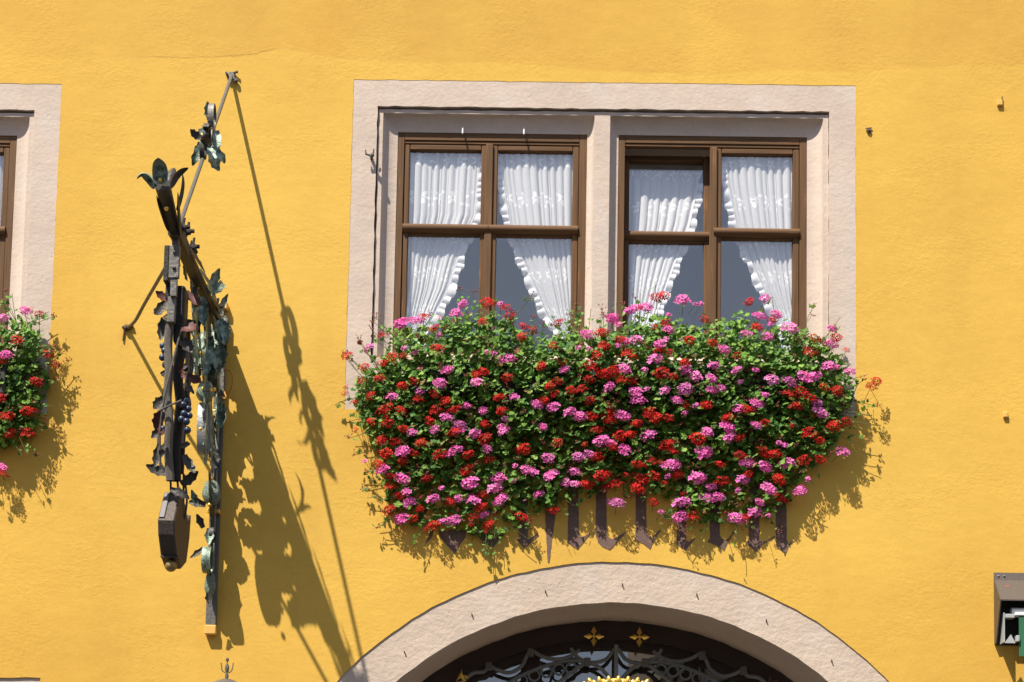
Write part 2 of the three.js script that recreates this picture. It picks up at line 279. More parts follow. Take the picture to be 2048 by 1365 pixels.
const win2 = windowUnit([0, 0], { x0: 0.390, x1: 1.357, m0: 0.877, m1: 0.879, tilt: 0 });
windowUnit([LW.dx, LW.dy], { x0: 0.390, x1: 1.357, m0: 0.877, m1: 0.879 });
for (const x of [-0.402, -0.09]) part('hook', [rod(V(x, 5.636, -0.05), V(x, 5.602, -0.042), 0.0045), rod(V(x, 5.602, -0.042), V(x, 5.596, -0.034), 0.0045)], M.white, win1);

for (const [x, y] of [[0, 0], [LW.dx, LW.dy]]) part('inner_sill', bx(-0.95 + x, 1.57 + x, 4.37 + y, 4.41 + y, -0.60, -0.125), M.white, house);

// painted lettering, mostly behind the flowers
const LET = [
  [[-0.476,3.532], [-0.471,3.502], [-0.430,3.452], [-0.393,3.414], [-0.373,3.453], [-0.342,3.499], [-0.338,3.534]],
  [[-0.499,3.532], [-0.512,3.489], [-0.549,3.450], [-0.527,3.491], [-0.518,3.532]],
  [[-0.276,3.530], [-0.270,3.490], [-0.207,3.446], [-0.128,3.545], [-0.138,3.548], [-0.196,3.491], [-0.216,3.531]],
  [[-0.085,3.816], [-0.080,3.498], [-0.087,3.488], [-0.052,3.446], [0.021,3.512], [0.016,3.522], [-0.033,3.489], [-0.038,3.817]],
  [[0.039,3.818], [0.059,3.475], [0.066,3.380], [0.071,3.374], [0.075,3.380], [0.084,3.476], [0.112,3.693], [0.113,3.819]],
  [[0.160,3.820], [0.165,3.502], [0.158,3.482], [0.211,3.445], [0.237,3.473], [0.276,3.527], [0.271,3.529], [0.239,3.508], [0.219,3.511], [0.212,3.821]],
  [[0.299,3.822], [0.303,3.519], [0.313,3.484], [0.338,3.460], [0.373,3.444], [0.402,3.476], [0.451,3.534], [0.444,3.537], [0.402,3.506], [0.387,3.498], [0.362,3.510], [0.355,3.538], [0.351,3.823]],
  [[0.495,3.825], [0.501,3.507], [0.493,3.495], [0.536,3.480], [0.573,3.451], [0.590,3.499], [0.624,3.547], [0.616,3.550], [0.580,3.509], [0.560,3.521], [0.552,3.549], [0.549,3.826]],
  [[0.700,3.829], [0.703,3.493], [0.701,3.483], [0.748,3.445], [0.767,3.477], [0.794,3.510], [0.789,3.512], [0.762,3.492], [0.748,3.501], [0.745,3.829]],
  [[0.864,3.831], [0.866,3.513], [0.854,3.493], [0.901,3.476], [0.937,3.449], [0.955,3.495], [0.996,3.553], [0.989,3.558], [0.950,3.505], [0.925,3.509], [0.915,3.529], [0.913,3.832]],
  [[1.057,3.834], [1.058,3.511], [1.041,3.487], [1.068,3.471], [1.093,3.444], [1.122,3.482], [1.186,3.521], [1.184,3.528], [1.137,3.498], [1.110,3.507], [1.106,3.835]],
  [[1.190,3.836], [1.191,3.503], [1.201,3.468], [1.241,3.440], [1.255,3.479], [1.280,3.502], [1.275,3.507], [1.255,3.489], [1.245,3.509], [1.242,3.837]],
];
LET.forEach((p, i) => part('letter', slab(poly(wobble(p, 0.0016, 0.018, i + 3)), 0.0006, 0.0022), M.letter, house));

// fanlight over the door: dark curved frame, glass and wrought-iron grille
const fan = new THREE.Group(); fan.name = 'fanlight'; house.add(fan);
{
  const ringShape = (r0, r1, y0) => { const s = poly([...arcPts(r1, 64), [AX - r1, y0], [AX + r1, y0]]); s.holes.push(holeOf([...arcPts(r0, 64), [AX - r0, y0 + 0.01], [AX + r0, y0 + 0.01]])); return s; };
  part('frame', [slab(ringShape(1.53, 1.64, 0.5), -0.60, -0.50), slab(ringShape(1.487, 1.53, 0.5), -0.60, -0.53), bx(-0.06, 0.04, 1.6, 3.05, -0.60, -0.54), bx(0.80, 0.87, 1.6, 3.0, -0.60, -0.54), bx(-0.62, -0.54, 1.6, 2.9, -0.60, -0.54), bx(1.36, 1.42, 1.6, 2.8, -0.6, -0.54)], M.darkWood, fan);
  part('pane', (() => { const g = new THREE.PlaneGeometry(3.2, 2.6); g.translate(AX, 1.95, -0.575); return g; })(), M.glass, fan);
  const z = -0.46, bar = std(lin(0.21, 0.225, 0.225), 0.55, 0.2, { bumpMap: ironBump, bumpScale: 0.002 });
  const ribbon = (pts, n = 40, w = 0.011) => { const g = tube(pts.map(([x, y, q = 0]) => V(x, y, z + q)), w, n, 6); return g; };
  const C = 0.434;
  for (const s of [-1, 1]) {
    const X = (x) => C + s * x;
    part('scroll', ribbon([[X(0.01), 3.03], [X(0.05), 2.975], [X(0.10), 2.957], [X(0.15), 2.957], [X(0.21), 2.99], [X(0.235), 3.03]]), bar, fan);
    part('scroll', ribbon([[X(0.02), 2.86], [X(0.08), 2.925], [X(0.15), 2.957], [X(0.25), 2.962], [X(0.36), 2.935], [X(0.50), 2.875], [X(0.62), 2.80]]), bar, fan);
    part('scroll', ribbon([[X(0.19), 3.02], [X(0.24), 2.985], [X(0.31), 2.968], [X(0.39), 2.985], [X(0.44), 3.012], [X(0.46), 2.99], [X(0.49), 2.93], [X(0.55), 2.895], [X(0.62), 2.91], [X(0.66), 2.93], [X(0.68), 2.90], [X(0.74), 2.89], [X(0.80), 2.84]], 60), bar, fan);
    part('scroll', ribbon([[X(0.15), 2.957], [X(0.20), 2.925], [X(0.28), 2.86], [X(0.40), 2.79]]), bar, fan);
    for (let k = 0; k < 5; k++) { const g = new THREE.TorusGeometry(0.028, 0.0062, 6, 18); g.translate(X(0.232 + k * 0.064), 2.922 - k * k * 0.0035 - k * 0.003, z + 0.005); part('ring', g, bar, fan); }
    for (const [cx, cy] of [[0.15, 2.957], [0.445, 3.0], [0.66, 2.925]]) part('clasp', bx(X(cx) - 0.017, X(cx) + 0.017, cy - 0.022, cy + 0.022, z - 0.016, z + 0.018, 0.004), M.greyIron, fan);
    // gilded four-petal star
    const st = [], px = C + s * 0.118, py = 3.088, zz = -0.435;
    for (let k = 0; k < 4; k++) { const a = k * Math.PI / 2, P = (u, v, h) => V(px + Math.cos(a) * u - Math.sin(a) * v, py + Math.sin(a) * u + Math.cos(a) * v, zz + h), g = new THREE.BufferGeometry();
      const o = P(0.006, 0, 0.012), l = P(0.024, 0.015, 0), r = P(0.024, -0.015, 0), m = P(0.028, 0, 0.014), t = P(0.054, 0, 0.004), b = P(0.026, 0, -0.012);
      g.setAttribute('position', new THREE.Float32BufferAttribute([o, l, m, o, m, r, l, t, m, m, t, r, o, b, l, o, r, b, l, b, t, r, t, b].flatMap((v) => v.toArray()), 3)); g.computeVertexNormals(); st.push(g); }
    st.push(ball(V(px, py, zz + 0.014), 0.009)); part('star_ornament', st, M.gold, fan);
    const rose = []; for (let k = 0; k < 5; k++) { const g = new THREE.ConeGeometry(0.012, 0.05, 5); g.rotateZ(k * 1.25); g.translate(X(0.8) + Math.sin(k * 2.4) * 0.015, 2.885 - k * 0.012, z + 0.01); rose.push(g); } part('leaf_ornament', rose, s < 0 ? M.gold : M.rustIron, fan);
  }
  part('post', bx(C - 0.011, C + 0.011, 2.62, 3.05, z - 0.012, z + 0.012, 0.003), bar, fan);
  const crest = [], CW = 0.16, CX = 0.428; crest.push(rod(V(CX, 2.76, -0.11), V(CX, 2.76, z), 0.012), rod(V(CX, 2.62, -0.11), V(CX, 2.62, z), 0.012));
  for (let k = 0; k < 15; k++) { const t = k / 14 * 2 - 1, g = new THREE.SphereGeometry(0.017, 8, 6); g.scale(0.75, 1.5, 0.9); g.rotateZ(-t * 0.7); g.translate(CX + t * CW, 2.797 - t * t * 0.015 + 0.012 * (k % 2), -0.10 + 0.01 * (k % 2)); crest.push(g); }
  const hoop = new THREE.TorusGeometry(0.12, 0.012, 8, 40); hoop.scale(1.3, 1, 1); hoop.translate(CX, 2.69, -0.10); crest.push(hoop);
  for (let k = 0; k < 12; k++) { const a = k / 12 * Math.PI * 2, g = new THREE.SphereGeometry(0.03, 8, 6); g.scale(1, 1.3, 0.6); g.rotateZ(a); g.translate(CX + Math.cos(a) * 0.16, 2.67 + Math.sin(a) * 0.11, -0.105); crest.push(g); }
  part('gilded_crest', crest, M.gold, fan);
}

// ---------------------------------------------------------------- lace curtains
const laceTex = dataTex(512, 1024, (u, v) => {                       // alpha of the net; tile 0.62 m x 1.24 m
  const X = u * 0.62, Y = v * 1.24; let a = 0.70 + 0.06 * noise(u * 90, v * 160, 90, 160, 71);
  for (let j = 0; j < 6; j++) for (let i = 0; i < 5; i++) {
    const cx = ((i + (j % 2) * 0.5) * 0.124) % 0.62, cy = 0.09 + j * 0.2; let dx = Math.abs(X - cx); dx = Math.min(dx, 0.62 - dx); const sx = (X - cx + 0.93) % 0.62 - 0.31, dy = Y - cy, d = Math.hypot(dx, dy);
    if (d < 0.045) { const th = Math.atan2(dy, sx), pr = 0.023 + 0.013 * Math.cos(th * 5 + j + i); if (d < pr && d > 0.006) a = Math.max(a, 0.99); }
    for (const [ox, oy] of [[0.045, 0.03], [-0.04, -0.035], [0.03, -0.04]]) if (Math.hypot(sx - ox, dy - oy) < 0.009) a = Math.max(a, 0.9);
  }
  const th = noise(u * 260, v * 500, 260, 500, 72); return clamp(a + th * 0.06, 0, 1);
});
laceTex.repeat.set(1 / 0.62, 1 / 1.24);
M.lace = new THREE.MeshPhysicalMaterial({ color: lin(0.97, 0.97, 0.97), roughness: 1, alphaMap: laceTex, transparent: true, side: THREE.DoubleSide, specularIntensity: 0.1 });
M.frill = new THREE.MeshPhysicalMaterial({ color: lin(0.93, 0.93, 0.94), roughness: 1, opacity: 0.86, transparent: true, side: THREE.DoubleSide, specularIntensity: 0.1 });
function curtain(label, xo, inner, top, folds, sd) {
  const c = thing('lace_curtain', label, 'curtain', 'white lace curtains in the double window');
  const xi = (y) => { for (let i = 1; i < inner.length; i++) if (y >= inner[i][1]) { const [a, b] = [inner[i - 1], inner[i]]; const t = (y - a[1]) / (b[1] - a[1]); return lerp(a[0], b[0], t); } return inner.at(-1)[0]; };
  const NX = 220, NY = 60, bot = 4.5, pos = [], uv = [], idx = [], ph = [...Array(6)].map((_, i) => Math.sin(sd * 3.1 + i * 2.3) * 3), W = Math.abs(inner[0][0] - xo);
  for (let j = 0; j <= NY; j++) { const t = j / NY, y = lerp(top, bot, t), w = xi(y) - xo, ga = smooth(t, 0.015, 0.06);
    for (let i = 0; i <= NX; i++) {
      const s = i / NX, tau = 2 * Math.PI, f = folds, A = tau * f * s + ph[0] + 0.9 * Math.sin(tau * s * 2.3 + ph[1]) + 0.25 * Math.sin(t * 4 + s * 9 + ph[2]), B = tau * f * 2.3 * s + ph[3];
      const amp = (0.35 + 0.65 * (0.5 + 0.5 * Math.sin(tau * s * 1.7 + ph[4]))) * ga;
      const ss = s + (0.30 / f) * amp * Math.sin(A) + (0.05 / f) * ga * Math.sin(B);
      const x = xo + w * clamp(ss, 0, 1), z = -0.113 + (0.011 * Math.cos(A) * amp + 0.004 * Math.cos(B)) * (0.5 + 0.5 * Math.abs(w) / W);
      pos.push(x, y, z); uv.push(s * W * 1.7 + sd * 0.17, y - 4.4);
      if (i < NX && j < NY) { const a = j * (NX + 1) + i, b = a + NX + 1; idx.push(a, b, a + 1, a + 1, b, b + 1); }
    } }
  const g = new THREE.BufferGeometry(); g.setAttribute('position', new THREE.Float32BufferAttribute(pos, 3)); g.setAttribute('uv', new THREE.Float32BufferAttribute(uv, 2)); g.setIndex(idx); g.computeVertexNormals();
  part('net', g, M.lace, c);
  const fp = [], fi = [], FN = 260, dir = Math.sign(xi(5.2) - xo), w0 = 0.042;      // frill along the free edge
  for (let j = 0; j <= FN; j++) { const t = j / FN, y = lerp(top - 0.06, bot, t), y2 = y - 0.01, x = xi(y), sl = (xi(y - 0.02) - xi(y + 0.02)) / 0.04, nx = 1 / Math.hypot(1, sl), ny = sl / Math.hypot(1, sl), p = t * 150 + 2.2 * Math.sin(t * 31 + sd);
    for (let k = 0; k <= 4; k++) { const q = k / 4, wv = Math.sin(p) * 0.012 * q + Math.sin(p * 0.43 + sd) * 0.004 * q, L = w0 * (0.85 + 0.16 * Math.sin(p * 0.31 + sd) + 0.08 * Math.sin(p)) * q; fp.push(x - dir * 0.012 + dir * nx * L, y2 + dir * ny * L + 0.008 * Math.cos(p) * q, -0.109 + wv); if (k < 4 && j < FN) { const a = j * 5 + k; fi.push(a, a + 5, a + 1, a + 1, a + 5, a + 6); } } }
  const h = new THREE.BufferGeometry(); h.setAttribute('position', new THREE.Float32BufferAttribute(fp, 3)); h.setIndex(fi); h.computeVertexNormals();
  part('frill', h, M.frill, c);
  return c;
}
curtain('white lace curtain behind the leftmost panes of the double window, gathered to the left', -0.71, [[-0.31, 5.62], [-0.31, 5.50], [-0.322, 5.20], [-0.385, 5.05], [-0.452, 4.81], [-0.53, 4.65], [-0.60, 4.57]], 5.58, 9, 1);
curtain('white lace curtain left of the stone mullion, gathered to the right beside it', 0.19, [[-0.225, 5.62], [-0.215, 5.51], [-0.20, 5.375], [-0.158, 5.135], [-0.06, 4.896], [0.035, 4.685], [0.115, 4.57]], 5.58, 9, 2);
curtain('white lace curtain behind the tilted sash right of the stone mullion', 0.44, [[0.835, 5.58], [0.832, 5.50], [0.805, 5.362], [0.772, 5.202], [0.705, 5.014], [0.65, 4.854], [0.595, 4.695], [0.54, 4.57]], 5.50, 7, 3);
curtain('white lace curtain behind the rightmost panes of the double window, gathered to the right', 1.315, [[0.92, 5.62], [0.93, 5.552], [0.952, 5.364], [0.995, 5.151], [1.065, 4.992], [1.145, 4.807], [1.225, 4.65], [1.25, 4.57]], 5.58, 8, 4);
scene.children.filter((o) => o.name === 'lace_curtain_002').forEach((o) => { o.rotation.x = R(-4.4); o.position.set(0, 4.41 - 4.41 * Math.cos(R(4.4)) , 4.41 * Math.sin(R(4.4))); });
curtain('white lace curtain in the window at the left edge of the facade', -2.74, [[-3.08, 5.58], [-3.06, 5.4], [-3.02, 5.1], [-2.9, 4.8], [-2.82, 4.53]], 5.54, 7, 5);
delete scene.children.at(-1).userData.group;

// ---------------------------------------------------------------- flower boxes with ivy geraniums
// leaf: five-lobed ivy leaf, slightly cupped
function leafGeo(sd) {
  const rim = [[0.10, -0.42], [0.42, -0.50], [0.55, -0.12], [0.86, 0.10], [0.52, 0.30], [0.44, 0.66], [0, 0.98], [-0.44, 0.66], [-0.52, 0.30], [-0.86, 0.10], [-0.55, -0.12], [-0.42, -0.50], [-0.10, -0.42]];
  const pos = [], h = (x, y, i) => 0.16 * (x * x + y * y * 0.6) - 0.05 + 0.10 * Math.sin(i * 2.1 + sd * 1.7);
  for (let i = 0; i < rim.length; i++) { const a = rim[i], b = rim[(i + 1) % rim.length]; pos.push(0, -0.1, 0.04, a[0], a[1], h(...a, i), b[0], b[1], h(...b, (i + 1) % rim.length)); }
  const g = new THREE.BufferGeometry(); g.setAttribute('position', new THREE.Float32BufferAttribute(pos, 3)); g.computeVertexNormals(); return g;
}
const leafGeos = [0, 1, 2].map(leafGeo);
// flower head: a dome of florets, five petals each
function headGeo(n, loose, petalW, sd, col) {
  const pos = [], cl = [], s0 = seed; seed = 1000 + sd * 77;
  for (let k = 0; k < n; k++) {
    const a = k * 2.39996 + rr(-0.3, 0.3), q = Math.sqrt((k + 0.5) / n) * 1.25, d = V(Math.sin(q) * Math.cos(a), Math.sin(q) * Math.sin(a), Math.cos(q)).multiplyScalar(rr(0.72, 1) * (1 + loose * rr(-0.2, 0.35)));
    const nrm = d.clone().normalize().add(V(rr(-.35, .35), rr(-.25, .45), rr(-.2, .3))).normalize(), e1 = V(0, 1, 0).cross(nrm).normalize(), e2 = nrm.clone().cross(e1), R0 = rr(0.40, 0.54), ph = rr(0, 6.28), lum = rr(0.8, 1.12);
    for (let p = 0; p < 5; p++) {
      const th = ph + p * 1.2566 + rr(-0.12, 0.12), dir = e1.clone().multiplyScalar(Math.cos(th)).addScaledVector(e2, Math.sin(th)), side = nrm.clone().cross(dir), L = R0 * rr(0.85, 1.1), cup = rr(0.02, 0.2);
      const P = (u, v, h) => d.clone().addScaledVector(dir, u * L).addScaledVector(side, v * L * petalW).addScaledVector(nrm, h);
      const o = P(0.05, 0, 0), l = P(0.62, 0.42, cup * 0.8), r = P(0.62, -0.42, cup * 0.8), t1 = P(1, 0.2, cup), t2 = P(1, -0.2, cup), m = P(0.6, 0, cup * 0.4);
      for (const v of [o, m, l, o, r, m, l, m, t1, m, t2, t1, m, r, t2]) { pos.push(v.x, v.y, v.z); const f = v === o ? 0.72 : v === m ? 0.95 : 1.06; cl.push(col[0] * lum * f, col[1] * lum * (v === o ? 0.6 : f), col[2] * lum * f); }
    }
  }
  const g = new THREE.BufferGeometry(); g.setAttribute('position', new THREE.Float32BufferAttribute(pos, 3)); g.setAttribute('color', new THREE.Float32BufferAttribute(cl, 3)); g.computeVertexNormals(); seed = s0; return g;
}
const redHeads = [0, 1, 2, 3].map((k) => headGeo([14, 11, 16, 8][k], 0.55, 0.62, k, [0.64, 0.017, 0.012]));
const pinkHeads = [0, 1, 2, 3].map((k) => headGeo([12, 10, 14, 8][k], 0.4, 0.85, k + 9, [1.0, 0.22, 0.60]));
M.petal = new THREE.MeshPhysicalMaterial({ vertexColors: true, roughness: 0.75, transmission: 0.22, thickness: 0, side: THREE.DoubleSide, specularIntensity: 0.4 });
M.leaf = new THREE.MeshPhysicalMaterial({ color: lin(1, 1, 1), roughness: 0.65, specularIntensity: 0.6, transmission: 0.34, thickness: 0, side: THREE.DoubleSide });
M.stem = std(lin(0.10, 0.12, 0.03), 0.7);
M.budStem = std(lin(0.16, 0.06, 0.03), 0.7);
const petals = [[1, 1, 1], [0.82, 0.8, 0.85], [1.08, 1.5, 1.15], [0.72, 0.9, 0.8], [0.95, 0.75, 0.9]].map(([r, g, b]) => { const m = M.petal.clone(); m.color = lin(r, g, b); return m; });
const massZ = (x, y, cx, hw) => { const u = (x - cx) / hw, e = Math.sqrt(Math.max(0, 1 - Math.abs(u) ** 3)); const T = [[3.58, .02], [3.75, .055], [3.95, .105], [4.2, .165], [4.4, .195], [4.6, .185], [4.9, .15]]; let t = y < 3.58 ? .02 : .16; for (let i = 1; i < T.length; i++) if (y >= T[i - 1][0] && y < T[i][0]) t = lerp(T[i - 1][1], T[i][1], (y - T[i - 1][0]) / (T[i][0] - T[i - 1][0])); return .04 + (t - .02) * e ** 1.3; };
const inside = (P, x, y) => { let c = false; for (let i = 0, j = P.length - 1; i < P.length; j = i++) if ((P[i][1] > y) !== (P[j][1] > y) && x < (P[j][0] - P[i][0]) * (y - P[i][1]) / (P[j][1] - P[i][1]) + P[i][0]) c = !c; return c; };
const pairs = (a, n) => { const o = []; for (let i = 0; i < a.length; i += n) o.push(a.slice(i, i + n)); return o; };
const edgeDist = (P, x, y) => { let d = 9; for (let i = 0; i < P.length; i++) { const a = P[i], b = P[(i + 1) % P.length], ux = b[0] - a[0], uy = b[1] - a[1], t = clamp(((x - a[0]) * ux + (y - a[1]) * uy) / (ux * ux + uy * uy), 0, 1); d = Math.min(d, Math.hypot(x - a[0] - ux * t, y - a[1] - uy * t)); } return d; };
const GREENS = [[0.135, 0.30, 0.022], [0.095, 0.245, 0.02], [0.175, 0.34, 0.03], [0.068, 0.18, 0.019], [0.23, 0.39, 0.05]];
function flowerBox(label, P, reds, pinks, cx, hw, bx0, bx1, by, nLeaf, nSprig, clip) {
  const root = thing('flower_box', label, 'flower box');
  part('planter', [bx(bx0, bx1, by - 0.15, by, 0.02, 0.13, 0.008)], std(lin(0.03, 0.035, 0.025), 0.7), root);
  for (const t of [0.12, 0.5, 0.88]) { const x = lerp(bx0, bx1, t); part('bracket', [bx(x - 0.012, x + 0.012, by - 0.185, by - 0.172, -0.0, 0.13, 0.002), rod(V(x, by - 0.27, 0.0), V(x, by - 0.178, 0.11), 0.007)], M.iron, root); }
  const mats = [], cols = [], big = [], dum = new THREE.Object3D();
  const leaf = (x, y, z, s, nx, ny, nz, keep) => {
    dum.position.set(x, y, z); dum.up.set(rr(-.7, .7), 1, rr(-.4, .4)).normalize(); dum.lookAt(x + nx, y + ny, z + nz); dum.rotateZ(rr(-2.6, 2.6)); dum.scale.setScalar(s); dum.updateMatrix();
    const c = GREENS[Math.floor(rnd() * GREENS.length)], k = rr(0.75, 1.2), old = rnd(); const col = old < 0.015 ? lin(0.30, 0.20, 0.05) : old < 0.03 ? lin(0.22, 0.06, 0.03) : lin(c[0] * k, c[1] * k, c[2] * k);
    if (keep) big.push([dum.matrix.clone(), Math.floor(rnd() * GREENS.length)]); else { mats.push(dum.matrix.clone()); cols.push(col); }
  };
  const xs = P.map((p) => p[0]), ys = P.map((p) => p[1]), X0 = Math.min(...xs), X1 = Math.max(...xs), Y0 = Math.min(...ys), Y1 = Math.max(...ys);
  const clump = (x, y) => noise(x * 7 + 50, y * 7 + 50, 4096, 4096, 81) + 0.5 * noise(x * 17 + 50, y * 17 + 50, 4096, 4096, 82);
  let n = 0, guard = 0;
  while (n < nLeaf && guard++ < nLeaf * 12) {
    const x = rr(X0, X1), y = rr(Y0, Y1); if (!inside(P, x, y)) continue;
    const cl = clump(x, y), low = smooth(-y, -4.05, -3.62), e = edgeDist(P, x, y); if (rnd() < low * 0.55 - cl * 0.5 * low) continue; if (rnd() > 0.35 + e * 14) continue;
    const top = massZ(x, y, cx, hw), depth = rnd() ** 1.35, z = Math.max(0.02, top + 0.01 - depth * (0.13 + 0.05 * (1 - low)) + cl * 0.045);
    leaf(x, y, z, rr(0.013, 0.027), rr(-.9, .5), rr(-.1, 1.2), rr(0.35, 1.1), n % 60 === 0 && depth < 0.25 && big.length < 240); n++;
  }
  const stems = [], budStems = [], buds = [];
  // loose sprigs past the outline
  for (let k = 0; k < nSprig; k++) {
    const i = Math.floor(rnd() * P.length), a = P[i], b = P[(i + 1) % P.length], t = rnd(), x = lerp(a[0], b[0], t), y = lerp(a[1], b[1], t), z = Math.max(0.03, massZ(x, y, cx, hw) * rr(0.35, 1)), L = rr(0.04, 0.13), ex = b[1] - a[1], ey = -(b[0] - a[0]), q = Math.hypot(ex, ey), sg = 1;
    let dx = -ex / q * sg, dy = -ey / q * sg; if (inside(P, x + dx * 0.02, y + dy * 0.02)) { dx = -dx; dy = -dy; }
    if (dy < -0.3) { dy *= 0.8; } const tip = V(x + dx * L + rr(-.02, .02), y + dy * L + rr(-.015, .03), z + rr(-0.01, 0.04)); if (clip && tip.x > clip) continue;
    const base = V(x - dx * 0.05, y - dy * 0.05, z), mid = base.clone().lerp(tip, 0.55).add(V(0, rr(-.012, .012), rr(0, .015)));
    stems.push(tube([base, mid, tip], 0.0016, 5, 3));
    const m = Math.floor(rr(2, 5)); for (let j = 0; j < m; j++) { const p = base.clone().lerp(tip, rr(0.35, 1)); leaf(p.x + rr(-.018, .018), p.y + rr(-.018, .018), Math.max(.012, p.z + rr(-.01, .015)), rr(0.009, 0.018), rr(-.7, .6), rr(-.3, .9), rr(.4, 1)); }
    if (rnd() < 0.4) for (let j = 0; j < 6; j++) { const e = tip.clone().add(V(rr(-.02, .02), rr(-.005, .028), rr(-.01, .015))); budStems.push(rod(tip, e, 0.0009, 0.0009, 3)); buds.push(ball(e, rr(0.0025, 0.0045), 4, 3)); }
  }
  // old flower stalks and petioles within the mass
  for (let k = 0; k < nLeaf / 26; k++) { const x = rr(X0, X1), y = rr(Y0, Y1); if (!inside(P, x, y)) continue; const z = massZ(x, y, cx, hw) + clump(x, y) * 0.06, a = V(x, y, z - 0.05), e = a.clone().add(V(rr(-.04, .04), rr(-.05, .05), rr(.05, .085))); (rnd() < 0.6 ? budStems : stems).push(rod(a, e, 0.0016, 0.0011, 3)); if (rnd() < 0.5) for (let j = 0; j < 5; j++) { const f = e.clone().add(V(rr(-.014, .014), rr(-.01, .014), rr(-.004, .014))); budStems.push(rod(e, f, 0.0009, 0.0009, 3)); buds.push(ball(f, rr(0.002, 0.004), 4, 3)); } }
  const inst = new THREE.InstancedMesh(leafGeos[0], M.leaf, mats.length); inst.name = 'foliage'; inst.userData.kind = 'stuff'; mats.forEach((m, i) => { inst.setMatrixAt(i, m); inst.setColorAt(i, cols[i]); }); inst.castShadow = inst.receiveShadow = true; root.add(inst);
  const leafMats = GREENS.map((c) => { const m = M.leaf.clone(); m.color = lin(...c); return m; });
  for (const [m, c] of big) { const l = new THREE.Mesh(leafGeos[c % 3], leafMats[c]); l.name = 'leaf'; m.decompose(l.position, l.quaternion, l.scale); l.castShadow = l.receiveShadow = true; root.add(l); }
  const stuff = (nm, g, m) => { if (g.length) part(nm, g, m, root).userData.kind = 'stuff'; };
  const heads = (list, geos, nm) => pairs(list, 3).forEach(([hx, hy, sz], i) => {
    const x = hx / 100 + rr(-.004, .004), y = hy / 100 + rr(-.004, .004), s = [0, 0.0155, 0.025, 0.0325][sz] * rr(0.92, 1.1), z = massZ(x, y, cx, hw) + rr(0.0, 0.03);
    const m = new THREE.Mesh(geos[sz === 1 ? 3 : i % 3], petals[rnd() < 0.62 ? 0 : 1 + Math.floor(rnd() * 4)]); m.name = nm; m.position.set(x, y, z); m.lookAt(x + (x - cx) * 0.3 + rr(-.45, .25), y + rr(0.0, 0.55), z + 1); m.rotateZ(rr(-0.5, 0.5) + (i % 2) * Math.PI); m.scale.set(s * rr(1.0, 1.3), s * rr(0.75, 0.95), s * 0.8); m.castShadow = m.receiveShadow = true; root.add(m);
    stems.push(rod(V(x, y, z), V(x - (x - cx) * 0.02 + rr(-.015, .015), y - rr(.01, .05), z - 0.09), 0.0014, 0.0014, 3));
  });
  heads(reds, redHeads, 'red_flower_head'); heads(pinks, pinkHeads, 'pink_flower_head');
  stuff('stem', stems, M.stem); stuff('bud_stalk', budStems, M.budStem); stuff('bud', buds, std(lin(0.30, 0.06, 0.05), 0.6));
  return root;
}
const MAIN = pairs([-92,423,-85,432,-77,439,-68,449,-51,453,-43,457,-29,458,-16,457,-6,448,3,444,13,453,18,451,30,449,40,449,49,458,62,459,71,455,84,451,98,462,108,454,128,457,141,449,152,438,157,424,152,411,149,399,134,384,123,367,101,359,81,358,
  66,367,56,375,41,375,29,372,19,375,10,363,-5,360,-17,350,-27,350,-47,352,-66,357,-74,367,-77,383,-82,398,-89,410].map((v) => v / 100), 2), LEFT = pairs([-300,455,-285,452,-265,452,-259,455,-252,456,-247,444,-248,433,-244,428,-245,416,-248,406,-250,396,-257,393,-264,390,-300,390].map((v) => v / 100), 2);
